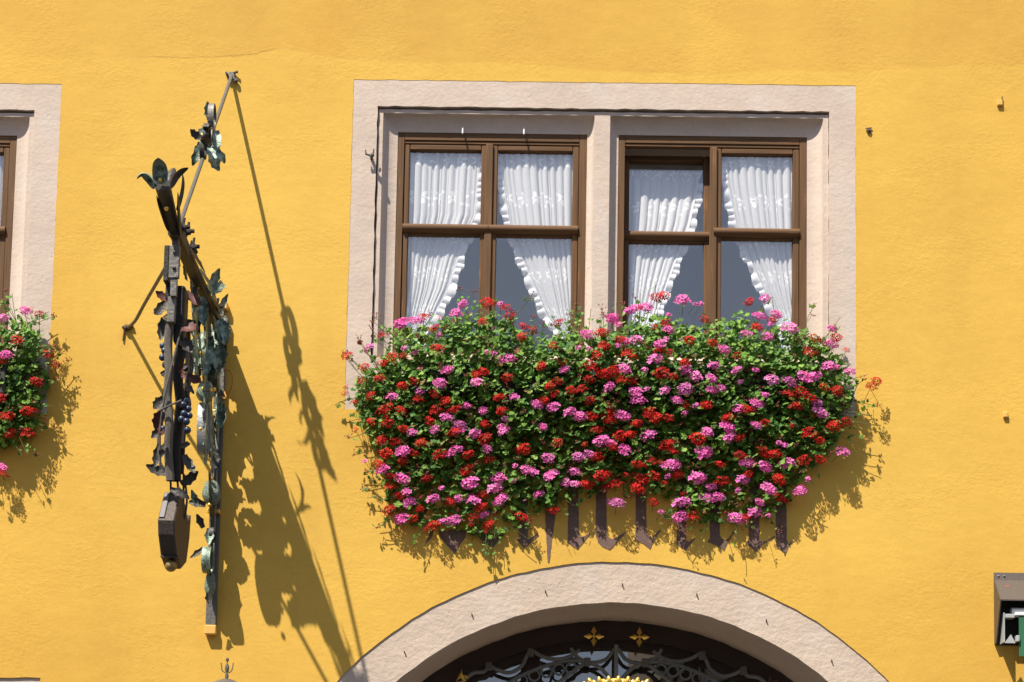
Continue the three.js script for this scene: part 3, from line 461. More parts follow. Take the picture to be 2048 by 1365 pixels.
const MR = [-57,454,2,-76,446,2,-94,437,2,-84,430,2,-86,424,2,-77,424,2,-49,438,2,-65,435,2,-71,434,2,-75,432,2,-60,423,2,-66,420,2,-50,417,2,-58,414,2,-81,416,2,-74,409,3,-73,403,3,-81,404,2,-67,409,2,-49,409,3,
  -44,413,2,-40,409,2,-52,404,2,-27,451,2,-25,461,3,-16,458,2,-14,454,2,-7,450,2,-3,447,2,-8,443,2,10,451,2,8,439,2,2,430,2,12,432,2,26,430,3,25,424,2,32,426,2,37,428,2,-30,426,2,-26,427,2,
  -15,424,2,-18,415,2,-17,408,2,-25,402,2,4,414,2,8,417,2,10,422,2,6,420,2,17,419,2,22,419,2,26,414,2,27,407,3,35,406,3,35,411,2,31,446,2,32,439,2,29,435,2,-50,448,2,-48,454,1,-94,421,1,
  -95,418,1,-89,413,1,57,465,2,61,466,2,49,459,1,32,446,2,56,450,1,62,452,2,73,443,2,85,443,2,81,454,2,107,451,2,135,446,3,133,440,3,146,448,2,151,442,1,97,436,2,71,432,2,40,442,2,44,435,3,
  32,439,2,59,439,2,33,426,3,38,427,2,45,424,2,41,423,2,60,427,3,66,426,2,72,413,2,83,413,2,102,411,2,123,419,3,129,420,3,127,414,3,133,417,2,146,422,2,140,423,2,148,422,1,103,464,2,115,456,2,
  64,437,1,35,409,3,35,405,2,55,408,3,58,406,3,49,404,2,64,406,2,93,407,2,136,410,1,164,426,2,167,430,2,-65,400,2,-69,394,3,-56,393,2,-40,398,2,-25,402,2,-25,395,3,-73,388,3,-60,389,2,-65,385,2,
  -77,383,2,-47,387,3,-33,381,3,-35,380,2,-33,388,2,-53,377,2,-71,377,2,-72,372,2,-71,361,3,-67,369,2,-60,357,2,-57,362,2,-42,366,2,-26,369,2,-26,363,2,-49,354,3,-30,358,2,-6,391,3,-6,359,3,-23,386,2,
  -23,355,2,-24,351,1,-31,355,1,-76,395,2,-89,400,1,-53,352,1,41,398,3,46,398,2,37,392,3,30,387,3,64,394,3,67,391,2,78,397,3,30,400,2,10,394,2,24,393,1,50,384,2,57,386,2,61,386,1,52,378,3,
  58,379,2,70,380,2,32,378,3,40,375,3,35,375,2,25,375,3,44,380,1,50,373,3,73,370,2,78,360,3,58,367,2,9,363,2,63,376,1,145,404,3,152,407,2,133,400,3,139,398,2,99,398,2,111,392,3,117,390,3,
  100,389,2,131,388,3,139,389,2,90,385,2,91,377,3,119,378,3,120,370,3,103,360,2,104,381,2,125,404,1,111,405,2,94,408,2];
const MP = [-67,451,3,-37,461,2,-40,455,2,-19,461,1,-83,439,2,-60,452,2,-48,445,1,-60,437,1,-65,438,1,-44,428,2,-57,418,2,-48,421,3,-30,421,2,-71,416,2,-35,411,2,-26,409,2,-44,405,2,-38,402,2,-25,436,1,-21,435,1,
  -15,433,3,13,428,2,-11,415,2,0,412,2,8,410,3,16,408,2,21,407,2,3,402,2,-16,401,2,24,446,2,20,439,1,25,438,1,36,453,2,39,440,1,-15,405,1,47,459,3,53,460,2,44,457,2,70,463,3,79,462,1,
  76,461,1,36,454,2,39,450,1,63,456,1,63,449,2,43,442,2,47,443,2,62,444,1,59,441,2,57,434,3,42,429,2,52,429,1,110,467,2,108,457,2,116,458,2,113,453,1,123,451,3,112,447,2,101,447,2,91,440,2,
  72,429,2,86,431,2,77,426,3,85,425,2,97,429,2,99,424,1,106,430,1,62,419,2,72,420,3,85,420,2,89,421,2,68,415,2,48,418,2,53,420,1,49,414,3,42,407,3,114,425,3,123,425,3,130,427,3,135,428,3,
  142,433,3,147,434,1,153,432,2,107,414,3,109,419,1,111,418,1,98,411,2,139,411,3,137,416,2,144,445,3,143,452,2,35,420,2,77,412,1,72,409,1,-61,398,2,-50,400,2,-38,400,3,-30,398,3,-16,399,2,-65,389,3,
  -39,390,3,-42,388,2,-24,391,2,-84,385,1,-75,380,3,-65,376,3,-63,370,2,-62,365,3,-66,357,3,-50,367,2,-46,372,1,-37,367,2,-31,366,3,-17,367,3,-32,374,3,-20,373,3,-18,378,3,-10,383,1,-4,381,2,-25,359,2,
  -40,357,3,-43,356,2,-47,356,1,-11,376,1,32,395,3,36,394,2,43,391,3,6,387,3,21,387,2,26,389,2,55,398,3,66,384,3,65,380,1,79,379,3,83,400,2,81,391,3,-2,381,3,8,380,2,7,378,2,19,381,2,
  15,376,2,20,375,2,2,370,2,40,366,3,62,362,1,72,366,3,72,360,3,93,403,3,94,398,3,107,403,2,84,400,1,82,390,3,118,396,1,121,395,1,150,393,3,103,386,3,112,385,3,121,386,2,124,387,2,81,379,2,
  86,375,2,85,369,3,90,370,2,101,378,3,99,373,1,114,374,3,133,379,1,130,373,3,110,368,2,108,363,3,99,360,3,115,361,1];
const FR = [-247,456,2,-252,458,1,-257,442,2,-243,436,2,-239,432,2,-247,421,3,-251,407,3,-251,396,3,-260,396,3,-259,405,2,-264,431,2,-264,412,2,-262,403,2,-263,376,2,-270,430,2,-275,412,3,-268,398,2];
const FP = [-254,457,2,-264,452,2,-261,433,2,-263,379,2,-268,442,2,-272,420,2];
flowerBox('overflowing flower box of red and pink ivy geraniums under the double window', MAIN, MR, MP, 0.32, 1.36, -0.62, 1.28, 4.34, 13500, 130);
flowerBox('flower box of red and pink geraniums at the left edge of the house front', LEFT, FR, FP, -3.7, 1.31, -4.8, -2.62, 4.30, 2200, 46);

// ---------------------------------------------------------------- the wrought-iron sign bracket, square to the wall
const SX = -1.585, S = (z, y, dx = 0) => V(SX + dx, y, z);
// a sheet-metal leaf: root at p, growing along dir, its face turned to nrm, curling by bend radians
function ironLeaf(p, dir, nrm, L, W, bend, lobes = 4, cup = 0.3) {
  dir = dir.clone().normalize(); const side = new THREE.Vector3().crossVectors(dir, nrm).normalize(), up = side.clone().cross(dir).normalize(), N = 16, K = 6, pos = [], idx = [], uv = [];
  let q = p.clone(); for (let i = 0; i <= N; i++) {
    const t = i / N, a = bend * t * t, d = dir.clone().multiplyScalar(Math.cos(a)).addScaledVector(up, Math.sin(a)), u2 = up.clone().multiplyScalar(Math.cos(a)).addScaledVector(dir, -Math.sin(a)); if (i) q = q.clone().addScaledVector(d, L / N);
    const w = W * Math.pow(Math.sin(Math.PI * Math.min(1, 0.12 + 0.88 * t)), 0.75) * (1 - 0.30 * Math.abs(Math.sin(Math.PI * lobes * t))) + 0.0015;
    for (let k = 0; k <= K; k++) { const s = k / K * 2 - 1, v = q.clone().addScaledVector(side, s * w * 0.5).addScaledVector(u2, (s * s * cup * w * 0.5) + 0.004 * Math.cos(s * 9) * w * 8 * 0.4); pos.push(v.x, v.y, v.z); uv.push(s * w * 0.5 + p.x * 3.1, t * L + p.y * 2.7); if (i < N && k < K) { const b = i * (K + 1) + k; idx.push(b, b + K + 1, b + 1, b + 1, b + K + 1, b + K + 2); } }
  }
  const g = new THREE.BufferGeometry(); g.setAttribute('position', new THREE.Float32BufferAttribute(pos, 3)); g.setAttribute('uv', new THREE.Float32BufferAttribute(uv, 2)); g.setIndex(idx); g.computeVertexNormals(); return g;
}
// flat band bent to a curve in the plane of the sign, w wide (across), h thick
function bandGeo(pts, w, h, n = 40, dx = 0, closed = false) {
  const c = new THREE.CatmullRomCurve3(pts.map(([z, y]) => V(0, y, z)), closed), P = c.getPoints(n), pos = [], idx = [];
  for (let i = 0; i <= n; i++) { const t = c.getTangent(i / n), nv = V(0, -t.z, t.y); for (const [a, b] of [[-1, -1], [1, -1], [1, 1], [-1, 1]]) pos.push(SX + dx + a * w / 2, P[i].y + nv.y * b * h / 2, P[i].z + nv.z * b * h / 2); if (i < n) for (let k = 0; k < 4; k++) { const a = i * 4 + k, b = i * 4 + (k + 1) % 4; idx.push(a, b, a + 4, b, b + 4, a + 4); } }
  if (!closed) idx.push(0, 2, 1, 0, 3, 2, n * 4, n * 4 + 1, n * 4 + 2, n * 4, n * 4 + 2, n * 4 + 3);
  let g = new THREE.BufferGeometry(); g.setAttribute('position', new THREE.Float32BufferAttribute(pos, 3)); g.setIndex(idx); g = g.toNonIndexed(); g.computeVertexNormals(); return worldUV(g);
}
const oval = (z, y, rz, ry, a0 = 0, n = 20) => [...Array(n)].map((_, i) => { const a = a0 + i / n * Math.PI * 2; return [z + Math.cos(a) * rz, y + Math.sin(a) * ry]; });
// a closed metal bud with ribbed petals
function budGeo(z, y, dx, r, h, n = 6) {
  const g = new THREE.LatheGeometry([[0.25, 0], [0.7, 0.10], [1, 0.34], [0.98, 0.55], [0.8, 0.8], [0.62, 0.95], [0.35, 1], [0, 0.97]].map(([a, b]) => new THREE.Vector2(a * r, (b - 0.5) * h)), 24), p = g.attributes.position;
  for (let i = 0; i < p.count; i++) { const a = Math.atan2(p.getX(i), p.getZ(i)), k = 1 + 0.10 * Math.abs(Math.cos(a * n / 2)) - 0.05; p.setX(i, p.getX(i) * k); p.setZ(i, p.getZ(i) * k); }
  g.computeVertexNormals(); g.translate(SX + dx, y, z); return g;
}
const spiral = (z, y, r0, turns, a0, dir = 1, n = 26) => [...Array(n + 1)].map((_, i) => { const t = i / n, a = a0 + dir * turns * 2 * Math.PI * t, r = r0 * (1 - 0.78 * t); return [z + Math.cos(a) * r, y + Math.sin(a) * r]; });
{
  const b = thing('sign_bracket', 'ornate wrought-iron sign bracket with green copper leaves and gilt studs, projecting from the yellow wall', 'sign bracket');
  // the bar on the wall with its yellow end caps
  part('wall_bar', [bx(SX - 0.026, SX + 0.026, 3.03, 4.60, 0.006, 0.028, 0.004), bx(SX - 0.012, SX + 0.012, 4.595, 4.64, 0.006, 0.03, 0.003)], M.greyIron, b);
  for (const [y0, y1] of [[4.632, 4.668], [2.985, 3.032]]) { part('end_cap', bx(SX - 0.029, SX + 0.029, y0, y1, 0.0, 0.036, 0.006), M.yellowCap, b); }
  part('mounting_plate', [bx(SX - 0.034, SX + 0.034, 4.47, 4.585, 0.0, 0.034, 0.004), bx(SX - 0.03, SX + 0.05, 4.515, 4.528, 0.034, 0.05, 0.002)], M.greyIron, b);
  // the arm: a deep bar rising a little outwards, wider near its head
  const armShape = (a) => a;
  part('arm', [(() => { const s = poly([[0.03, 4.508], [0.55, 4.52], [1.09, 4.545], [1.14, 4.54], [1.15, 4.60], [1.10, 4.61], [0.85, 4.575], [0.03, 4.54]]); const g = new THREE.ExtrudeGeometry(s, { depth: 0.04, bevelEnabled: true, bevelSize: 0.004, bevelThickness: 0.004, bevelSegments: 1 }); g.rotateY(-Math.PI / 2); g.translate(SX + 0.020, 0, 0); return worldUV(g); })()], std(lin(0.05, 0.04, 0.027), 0.65, 0.25, { bumpMap: ironBump, bumpScale: 0.006 }), b);
  part('brace', bandGeo([[0.03, 4.22], [0.10, 4.17], [0.16, 4.24], [0.17, 4.36], [0.13, 4.48]], 0.030, 0.014), M.iron, b);
  // the tulip at the head of the arm
  const hz = 1.34, hy = 4.665;
  part('sheath', [rod(S(1.09, 4.555), S(1.375, 4.655), 0.024, 0.034, 12), ironLeaf(S(1.12, 4.55, 0.02), V(0.12, 0.3, 0.95), V(1, 0, 0), 0.26, 0.07, 0.12, 1, 0.4), ironLeaf(S(1.15, 4.56, -0.015), V(-0.05, 0.33, 0.95), V(-1, 0, 0), 0.2, 0.06, 0.1, 1, 0.4)], M.darkLeaf, b);
  for (const [dx, z, y, ax, ay, az, nx, ny, nz, L, W, bend, m] of [[-0.002, 1.39, 4.65, 0, 1, 0.12, 0, 0, 1, 0.125, 0.09, 1.7, M.patina], [-0.022, 1.37, 4.655, -0.42, 0.85, 0.1, -1, 0.2, 0.1, 0.125, 0.05, 2.6, M.patina], [-0.03, 1.36, 4.65, -0.5, 0.8, -0.1, -0.8, 0.3, 0.5, 0.09, 0.05, 1.5, M.patina], [0.022, 1.35, 4.66, 0.3, 0.95, -0.1, 1, 0.2, 0.1, 0.125, 0.06, 1.3, M.darkLeaf], [0.006, 1.33, 4.66, 0.12, 1, -0.2, 0, 0, -1, 0.15, 0.06, 0.9, M.darkLeaf]])
    part('petal', ironLeaf(S(z, y, dx), V(ax, ay, az), V(nx, ny, nz), L, W, bend, 1, 0.55), m, b);
  part('thin_leaf', ironLeaf(S(1.25, 4.60, 0.035), V(0.3, 0.9, 0.2), V(1, 0, 0.4), 0.16, 0.036, -0.5, 1), M.darkLeaf, b);
  for (const [z, y, dx] of [[1.395, 4.665, -0.005], [1.30, 4.585, 0.003]]) part('gilt_stud', ball(S(z, y, dx), 0.010), M.gold, b);
  for (const [z, y] of [[1.07, 4.60], [0.98, 4.62], [0.86, 4.60], [0.27, 4.55]]) part('nut', [rod(S(z, y - 0.02, 0.02), S(z, y + 0.045, 0.03), 0.006), ball(S(z, y, 0.03), 0.014, 8, 6), rod(S(z, y + 0.005, 0.005), S(z, y + 0.005, 0.055), 0.009)], M.iron, b);
  // the long stay from the wall down to the arm, with its ornament
  const T0 = S(0, 5.868, 0.003), T1 = S(1.03, 4.63);
  part('stay_rod', [rod(T0, T1, 0.0095, 0.0095, 8)], M.greyIron, b);
  part('wall_eye', [bx(SX - 0.014, SX + 0.02, 5.845, 5.885, 0, 0.012), rod(S(-0.01, 5.87, -0.02), S(0.03, 5.87, -0.02), 0.006), rod(S(0.0, 5.88, 0.0), S(0.02, 5.88, 0.035), 0.006), ball(S(0.014, 5.835, 0.028), 0.012, 8, 6)], M.greyIron, b);
  const st = (t, n) => { const z = lerp(0, 1.03, t), y = lerp(5.868, 4.63, t), k = Math.hypot(1.03, 1.238); return [z + n * 1.238 / k, y + n * 1.03 / k]; };   // along the stay, and across it
  for (const [t, n, rz, ry, w, m] of [[0.37, 0.045, 0.036, 0.062, 0.028, M.greyIron], [0.435, -0.03, 0.034, 0.056, 0.024, M.greyIron], [0.50, 0.035, 0.036, 0.066, 0.026, M.iron], [0.565, 0.03, 0.03, 0.05, 0.024, M.iron]]) { const [z, y] = st(t, n); part('hoop', bandGeo(oval(z, y, rz, ry), w, 0.006, 40, rr(-.008, .012), true), m, b); }
  for (const [t, n, dx, dirz, diry, dirx, L, W, bend, m] of [[0.36, 0.02, -0.02, 0.1, 1, -0.15, 0.09, 0.05, 0.4, M.patina], [0.42, 0.03, -0.02, 0.3, -0.8, -0.25, 0.12, 0.055, 0.9, M.patina], [0.40, 0.0, 0.02, 0.4, -1, 0.15, 0.13, 0.05, -0.8, M.patina], [0.47, 0, -0.015, -0.2, -0.6, -0.5, 0.09, 0.05, 1.4, M.patina], [0.52, 0, 0.015, 0.1, -0.5, 0.8, 0.11, 0.055, -1.6, M.patina], [0.53, 0.02, 0.015, 0.2, -1, 0.35, 0.13, 0.05, 0.7, M.patina], [0.53, 0.02, -0.015, 0.2, -1, -0.4, 0.11, 0.05, -0.9, M.patina], [0.50, 0.03, -0.02, 0.2, 0.3, -0.9, 0.08, 0.05, 1.5, M.darkLeaf], [0.45, 0.05, 0.0, 0.8, -0.6, 0.1, 0.13, 0.07, 0.6, M.darkLeaf], [0.47, -0.05, 0.0, -0.8, -0.4, 0.1, 0.11, 0.07, 0.8, M.patina], [0.55, 0.04, 0.01, 0.8, -0.3, 0.1, 0.10, 0.06, 1.2, M.darkLeaf]]) { const [z, y] = st(t, n); part('leaf', ironLeaf(S(z, y, dx), V(dirx, diry, dirz), V(0.25, 0.1, 1), L, W, bend, 3), m, b); }
  for (const [t, n] of [[0.37, 0.07], [0.36, 0.02], [0.51, 0.05]]) { const [z, y] = st(t, n); part('gilt_stud', ball(S(z + 0.012, y, -0.012), 0.006), M.gold, b); }
  // thin side stay to an eye in the wall on the left
  part('side_stay', [tube([V(-2.062, 4.539, 0.0), V(-1.985, 4.515, 0.16), V(-1.9, 4.528, 0.34), V(-1.62, 4.50, 1.0)], 0.0085, 20, 7)], M.greyIron, b);
  part('wall_eye', [ball(V(-2.062, 4.537, 0.01), 0.017, 8, 6), rod(V(-2.085, 4.54, 0.006), V(-2.03, 4.545, 0.01), 0.008), rod(V(-2.075, 4.53, 0.006), V(-2.08, 4.47, 0.006), 0.004)], M.rustIron, b);
  // leaves on top of the arm
  for (const [z, y, dx, dirx, diry, dirz, L, W, bend, m] of [[0.45, 4.55, 0.02, 0.35, 1, 0.1, 0.13, 0.055, 0.6, M.patina], [0.44, 4.55, 0.03, 0.75, 0.75, 0, 0.12, 0.05, -1.9, M.patina], [0.24, 4.53, 0.025, 0.35, 1, -0.1, 0.11, 0.035, 0.7, M.patina], [0.79, 4.58, 0.01, 0.15, 0.8, 0.5, 0.08, 0.05, -0.8, M.darkLeaf]])
    part('leaf', ironLeaf(S(z, y, dx), V(dirx, diry, dirz), V(0.6, 0.2, 0.8), L, W, bend, 3), m, b);
  // leaf casings lapped along both cheeks of the arm
  for (const [z, y, sx, L, m] of [[0.95, 4.565, -1, 0.2, M.darkLeaf], [0.78, 4.555, -1, 0.18, M.patina], [0.62, 4.548, -1, 0.16, M.darkLeaf], [0.9, 4.56, 1, 0.2, M.darkLeaf], [0.72, 4.552, 1, 0.2, M.patina], [0.55, 4.545, 1, 0.18, M.patina], [0.4, 4.535, 1, 0.16, M.darkLeaf]]) part('casing_leaf', ironLeaf(S(z, y, sx * 0.031), V(sx * 0.08, -0.05, -1), V(sx, 0.15, 0), L, 0.045, 0.06, 3, 0.3), m, b);
  // the filigree under the arm: large copper leaves, a hoop, scrolls
  const cop = [ // z, y, dx, direction x y z, length, width, bend
    [0.11, 4.50, 0.012, 0.15, -1, 0.0, 0.20, 0.12, 0.3], [0.20, 4.52, 0.03, 0.15, -1, 0.1, 0.17, 0.12, 0.4], [0.56, 4.49, 0.01, 0.05, -1, 0.0, 0.17, 0.09, 0.4], [0.50, 4.44, -0.01, -0.15, -1, 0.0, 0.17, 0.09, -0.4],
    [0.40, 4.30, -0.02, -0.35, -1, -0.1, 0.15, 0.13, 0.7], [0.38, 4.30, 0.02, 0.35, -1, -0.1, 0.14, 0.12, -0.5], [0.07, 4.14, 0.02, 0.15, -1, 0.05, 0.16, 0.11, 0.5], [0.14, 3.90, 0.0, 0.1, -1, -0.1, 0.15, 0.09, 0.4]];
  cop.forEach(([z, y, dx, a, c, d, L, W, bend], i) => part('copper_leaf', ironLeaf(S(z, y, dx), V(a, c, d), V(i % 3 ? 0.35 : -0.35, 0.1, 0.9), L * 0.9, W * 0.75, bend, 3 + i % 3, 0.4), i % 4 === 3 ? M.darkLeaf : M.patina, b));
  // pierced sheet leaves standing in the plane of the bracket: these throw the broad shadow on the wall
  const plates = [
    [[0.037,4.486],[0.089,4.530],[0.129,4.552],[0.219,4.577],[0.258,4.628],[0.288,4.704],[0.279,4.652],[0.308,4.624],[0.317,4.603],[0.264,4.491],[0.213,4.416],[0.182,4.364],[0.167,4.255],[0.115,4.125],[0.090,4.124],[0.103,4.214],[0.043,4.150],[0.041,4.197],[0.098,4.325],[0.096,4.366],[0.050,4.287]],
    [[0.219,4.385],[0.256,4.475],[0.319,4.559],[0.365,4.543],[0.402,4.520],[0.428,4.498],[0.380,4.352],[0.338,4.289],[0.287,4.230],[0.267,4.232],[0.207,4.087],[0.182,4.103],[0.143,4.046],[0.164,4.129],[0.233,4.261]],
    [[0.148,3.930],[0.208,4.067],[0.255,4.131],[0.302,4.180],[0.361,4.320],[0.440,4.472],[0.462,4.458],[0.509,4.501],[0.480,4.420],[0.447,4.414],[0.412,4.276],[0.392,4.176],[0.454,4.257],[0.464,4.216],[0.508,4.253],[0.405,4.059],[0.401,3.989],[0.426,4.017],[0.392,3.904],[0.382,3.835],[0.328,3.758],[0.295,3.763],[0.273,3.791],[0.263,3.864],[0.314,3.981],[0.320,4.067],[0.276,4.006],[0.232,3.907],[0.171,3.794],[0.157,3.809],[0.174,3.906],[0.242,4.046],[0.165,3.927]],
    [[0.427,4.308],[0.480,4.408],[0.501,4.508],[0.542,4.489],[0.628,4.572],[0.659,4.600],[0.700,4.587],[0.680,4.476],[0.590,4.291],[0.501,4.091],[0.467,4.141],[0.517,4.310],[0.484,4.315],[0.529,4.417],[0.430,4.239]],
    [[0.030,3.855],[0.084,3.906],[0.114,3.958],[0.177,4.040],[0.132,3.921],[0.104,3.811],[0.109,3.707],[0.127,3.670],[0.189,3.751],[0.214,3.747],[0.179,3.622],[0.118,3.500],[0.136,3.463],[0.105,3.422],[0.093,3.333],[0.094,3.247],[0.058,3.208],[0.042,3.364],[0.085,3.517],[0.038,3.467],[0.066,3.629],[0.032,3.593]],
    [[0.035,4.070],[0.072,4.162],[0.083,4.096],[0.138,4.162],[0.134,4.065],[0.066,3.920],[0.049,3.946]],
  ];
  plates.forEach((p, i) => { const g = new THREE.ExtrudeGeometry(poly(wobble(p, 0.006, 0.02, i + 2)), { depth: 0.006, bevelEnabled: false }); g.rotateY(-Math.PI / 2); g.translate(SX + [0.012, -0.004, 0.008, -0.012, 0.006, 0.014][i], 0, 0); part('leaf_plate', worldUV(g), i % 3 === 1 ? M.darkLeaf : M.patina, b); });
  part('hoop', bandGeo(oval(0.335, 3.925, 0.055, 0.125), 0.042, 0.008, 48, -0.005, true), M.brightIron, b);
  part('bud', budGeo(0.355, 4.10, 0.0, 0.042, 0.10, 8), M.patina, b);
  part('bud', budGeo(0.10, 3.675, -0.004, 0.045, 0.12), M.patina, b);
  part('bud', budGeo(0.075, 3.225, 0.0, 0.027, 0.12), M.patina, b);
  for (const [z, y, dx, a, L, W, bend] of [[0.34, 4.40, -0.025, -0.2, 0.14, 0.09, 0.3], [0.33, 4.38, 0.005, 0.05, 0.16, 0.09, 0.25], [0.22, 4.38, 0.03, 0.2, 0.14, 0.09, 0.3], [0.20, 4.48, 0.0, 0.1, 0.16, 0.09, -0.2]]) part('copper_leaf', ironLeaf(S(z, y, dx), V(a, -1, 0.15), V(-0.15, 0.25, 1), L, W, bend, 2, 0.45), M.patina, b);
  for (let k = 0; k < 5; k++) { const a = k / 5 * 6.28; part('leaf', ironLeaf(S(0.38 + Math.sin(a) * 0.03, 4.23, 0.002 + Math.cos(a) * 0.03), V(Math.cos(a) * 0.3, -0.7, Math.sin(a) * 0.3), V(Math.cos(a), 0.2, Math.sin(a)), 0.08, 0.045, -0.6, 2), k % 3 ? M.patina : M.darkLeaf, b); }
  for (const [z, y, dx] of [[0.40, 4.10, 0.0], [0.385, 4.10, 0.032], [0.38, 4.105, 0.046], [0.145, 3.735, 0.0], [0.43, 3.895, 0.0], [0.25, 3.80, 0.01], [0.50, 4.33, -0.01], [0.47, 4.25, 0.0], [0.14, 3.10 + 0.26, 0.0], [0.16, 3.60, 0.0]]) part('gilt_stud', ball(S(z, y, dx), 0.010), M.gold, b);
  for (const [y, h] of [[4.075, 0.034], [3.585, 0.022]]) part('gilt_band', bx(SX - 0.031, SX + 0.031, y, y + h, 0.002, 0.06, 0.004), M.gold, b);
  // scrolls in the plane of the bracket
  for (const [z, y, r, t, a, d, w, h] of [[0.66, 4.44, 0.05, 1.3, 1.6, -1, 0.022, 0.010], [0.10, 4.02, 0.05, 1.3, 0.2, -1, 0.02, 0.01], [0.10, 3.46, 0.04, 1.2, 1.2, -1, 0.022, 0.01]])
    part('scroll', bandGeo(spiral(z, y, r, t, a, d), w, h, 44, rr(-.012, .012)), M.iron, b);
  // down the wall bar: bud, scroll leaf, ring, hugging leaf
  for (const [z, y, dx, a, c, d, nx, nz, L, W, bend, m] of [[0.15, 3.60, -0.02, -0.85, 0.15, 0.3, 0.1, 1, 0.09, 0.05, -1.0, M.darkLeaf], [0.16, 3.60, -0.06, -0.4, 0.9, 0.1, 0.2, 1, 0.08, 0.035, 0.8, M.patina], [0.14, 3.49, -0.03, -0.4, 0.8, 0.2, 0.1, 1, 0.08, 0.04, 0.9, M.darkLeaf], [0.13, 3.49, 0.0, 0.0, -1, 0.15, 0.2, 1, 0.09, 0.05, 0.3, M.patina], [0.10, 3.18, 0.0, 0.05, -1, -0.1, 0.1, 1, 0.06, 0.04, 0.2, M.darkLeaf], [0.10, 3.40, -0.03, -0.6, -0.6, 0, -0.3, 1, 0.09, 0.035, 0.7, M.darkLeaf]])
    part('leaf', ironLeaf(S(z, y, dx), V(a, c, d), V(nx, 0.05, nz), L, W, bend, 2, 0.6), m, b);
  part('hoop', bandGeo(oval(0.125, 3.335, 0.052, 0.062), 0.042, 0.007, 40, -0.006, true), M.patina, b);
  part('tendril', [tube([S(0.07, 4.32, 0.02), S(0.1, 4.28, 0.075), S(0.12, 4.2, 0.08), S(0.1, 4.15, 0.05)], 0.0045, 18, 5), tube([S(0.1, 4.16, 0.02), S(0.14, 4.14, 0.06), S(0.13, 4.18, 0.045)], 0.004, 14, 5)], std(lin(0.45, 0.20, 0.03), 0.5, 0.2), b);
  part('liner', bx(SX - 0.012, SX + 0.010, 3.30, 4.05, 0.029, 0.05, 0.004), M.brightIron, b);
}
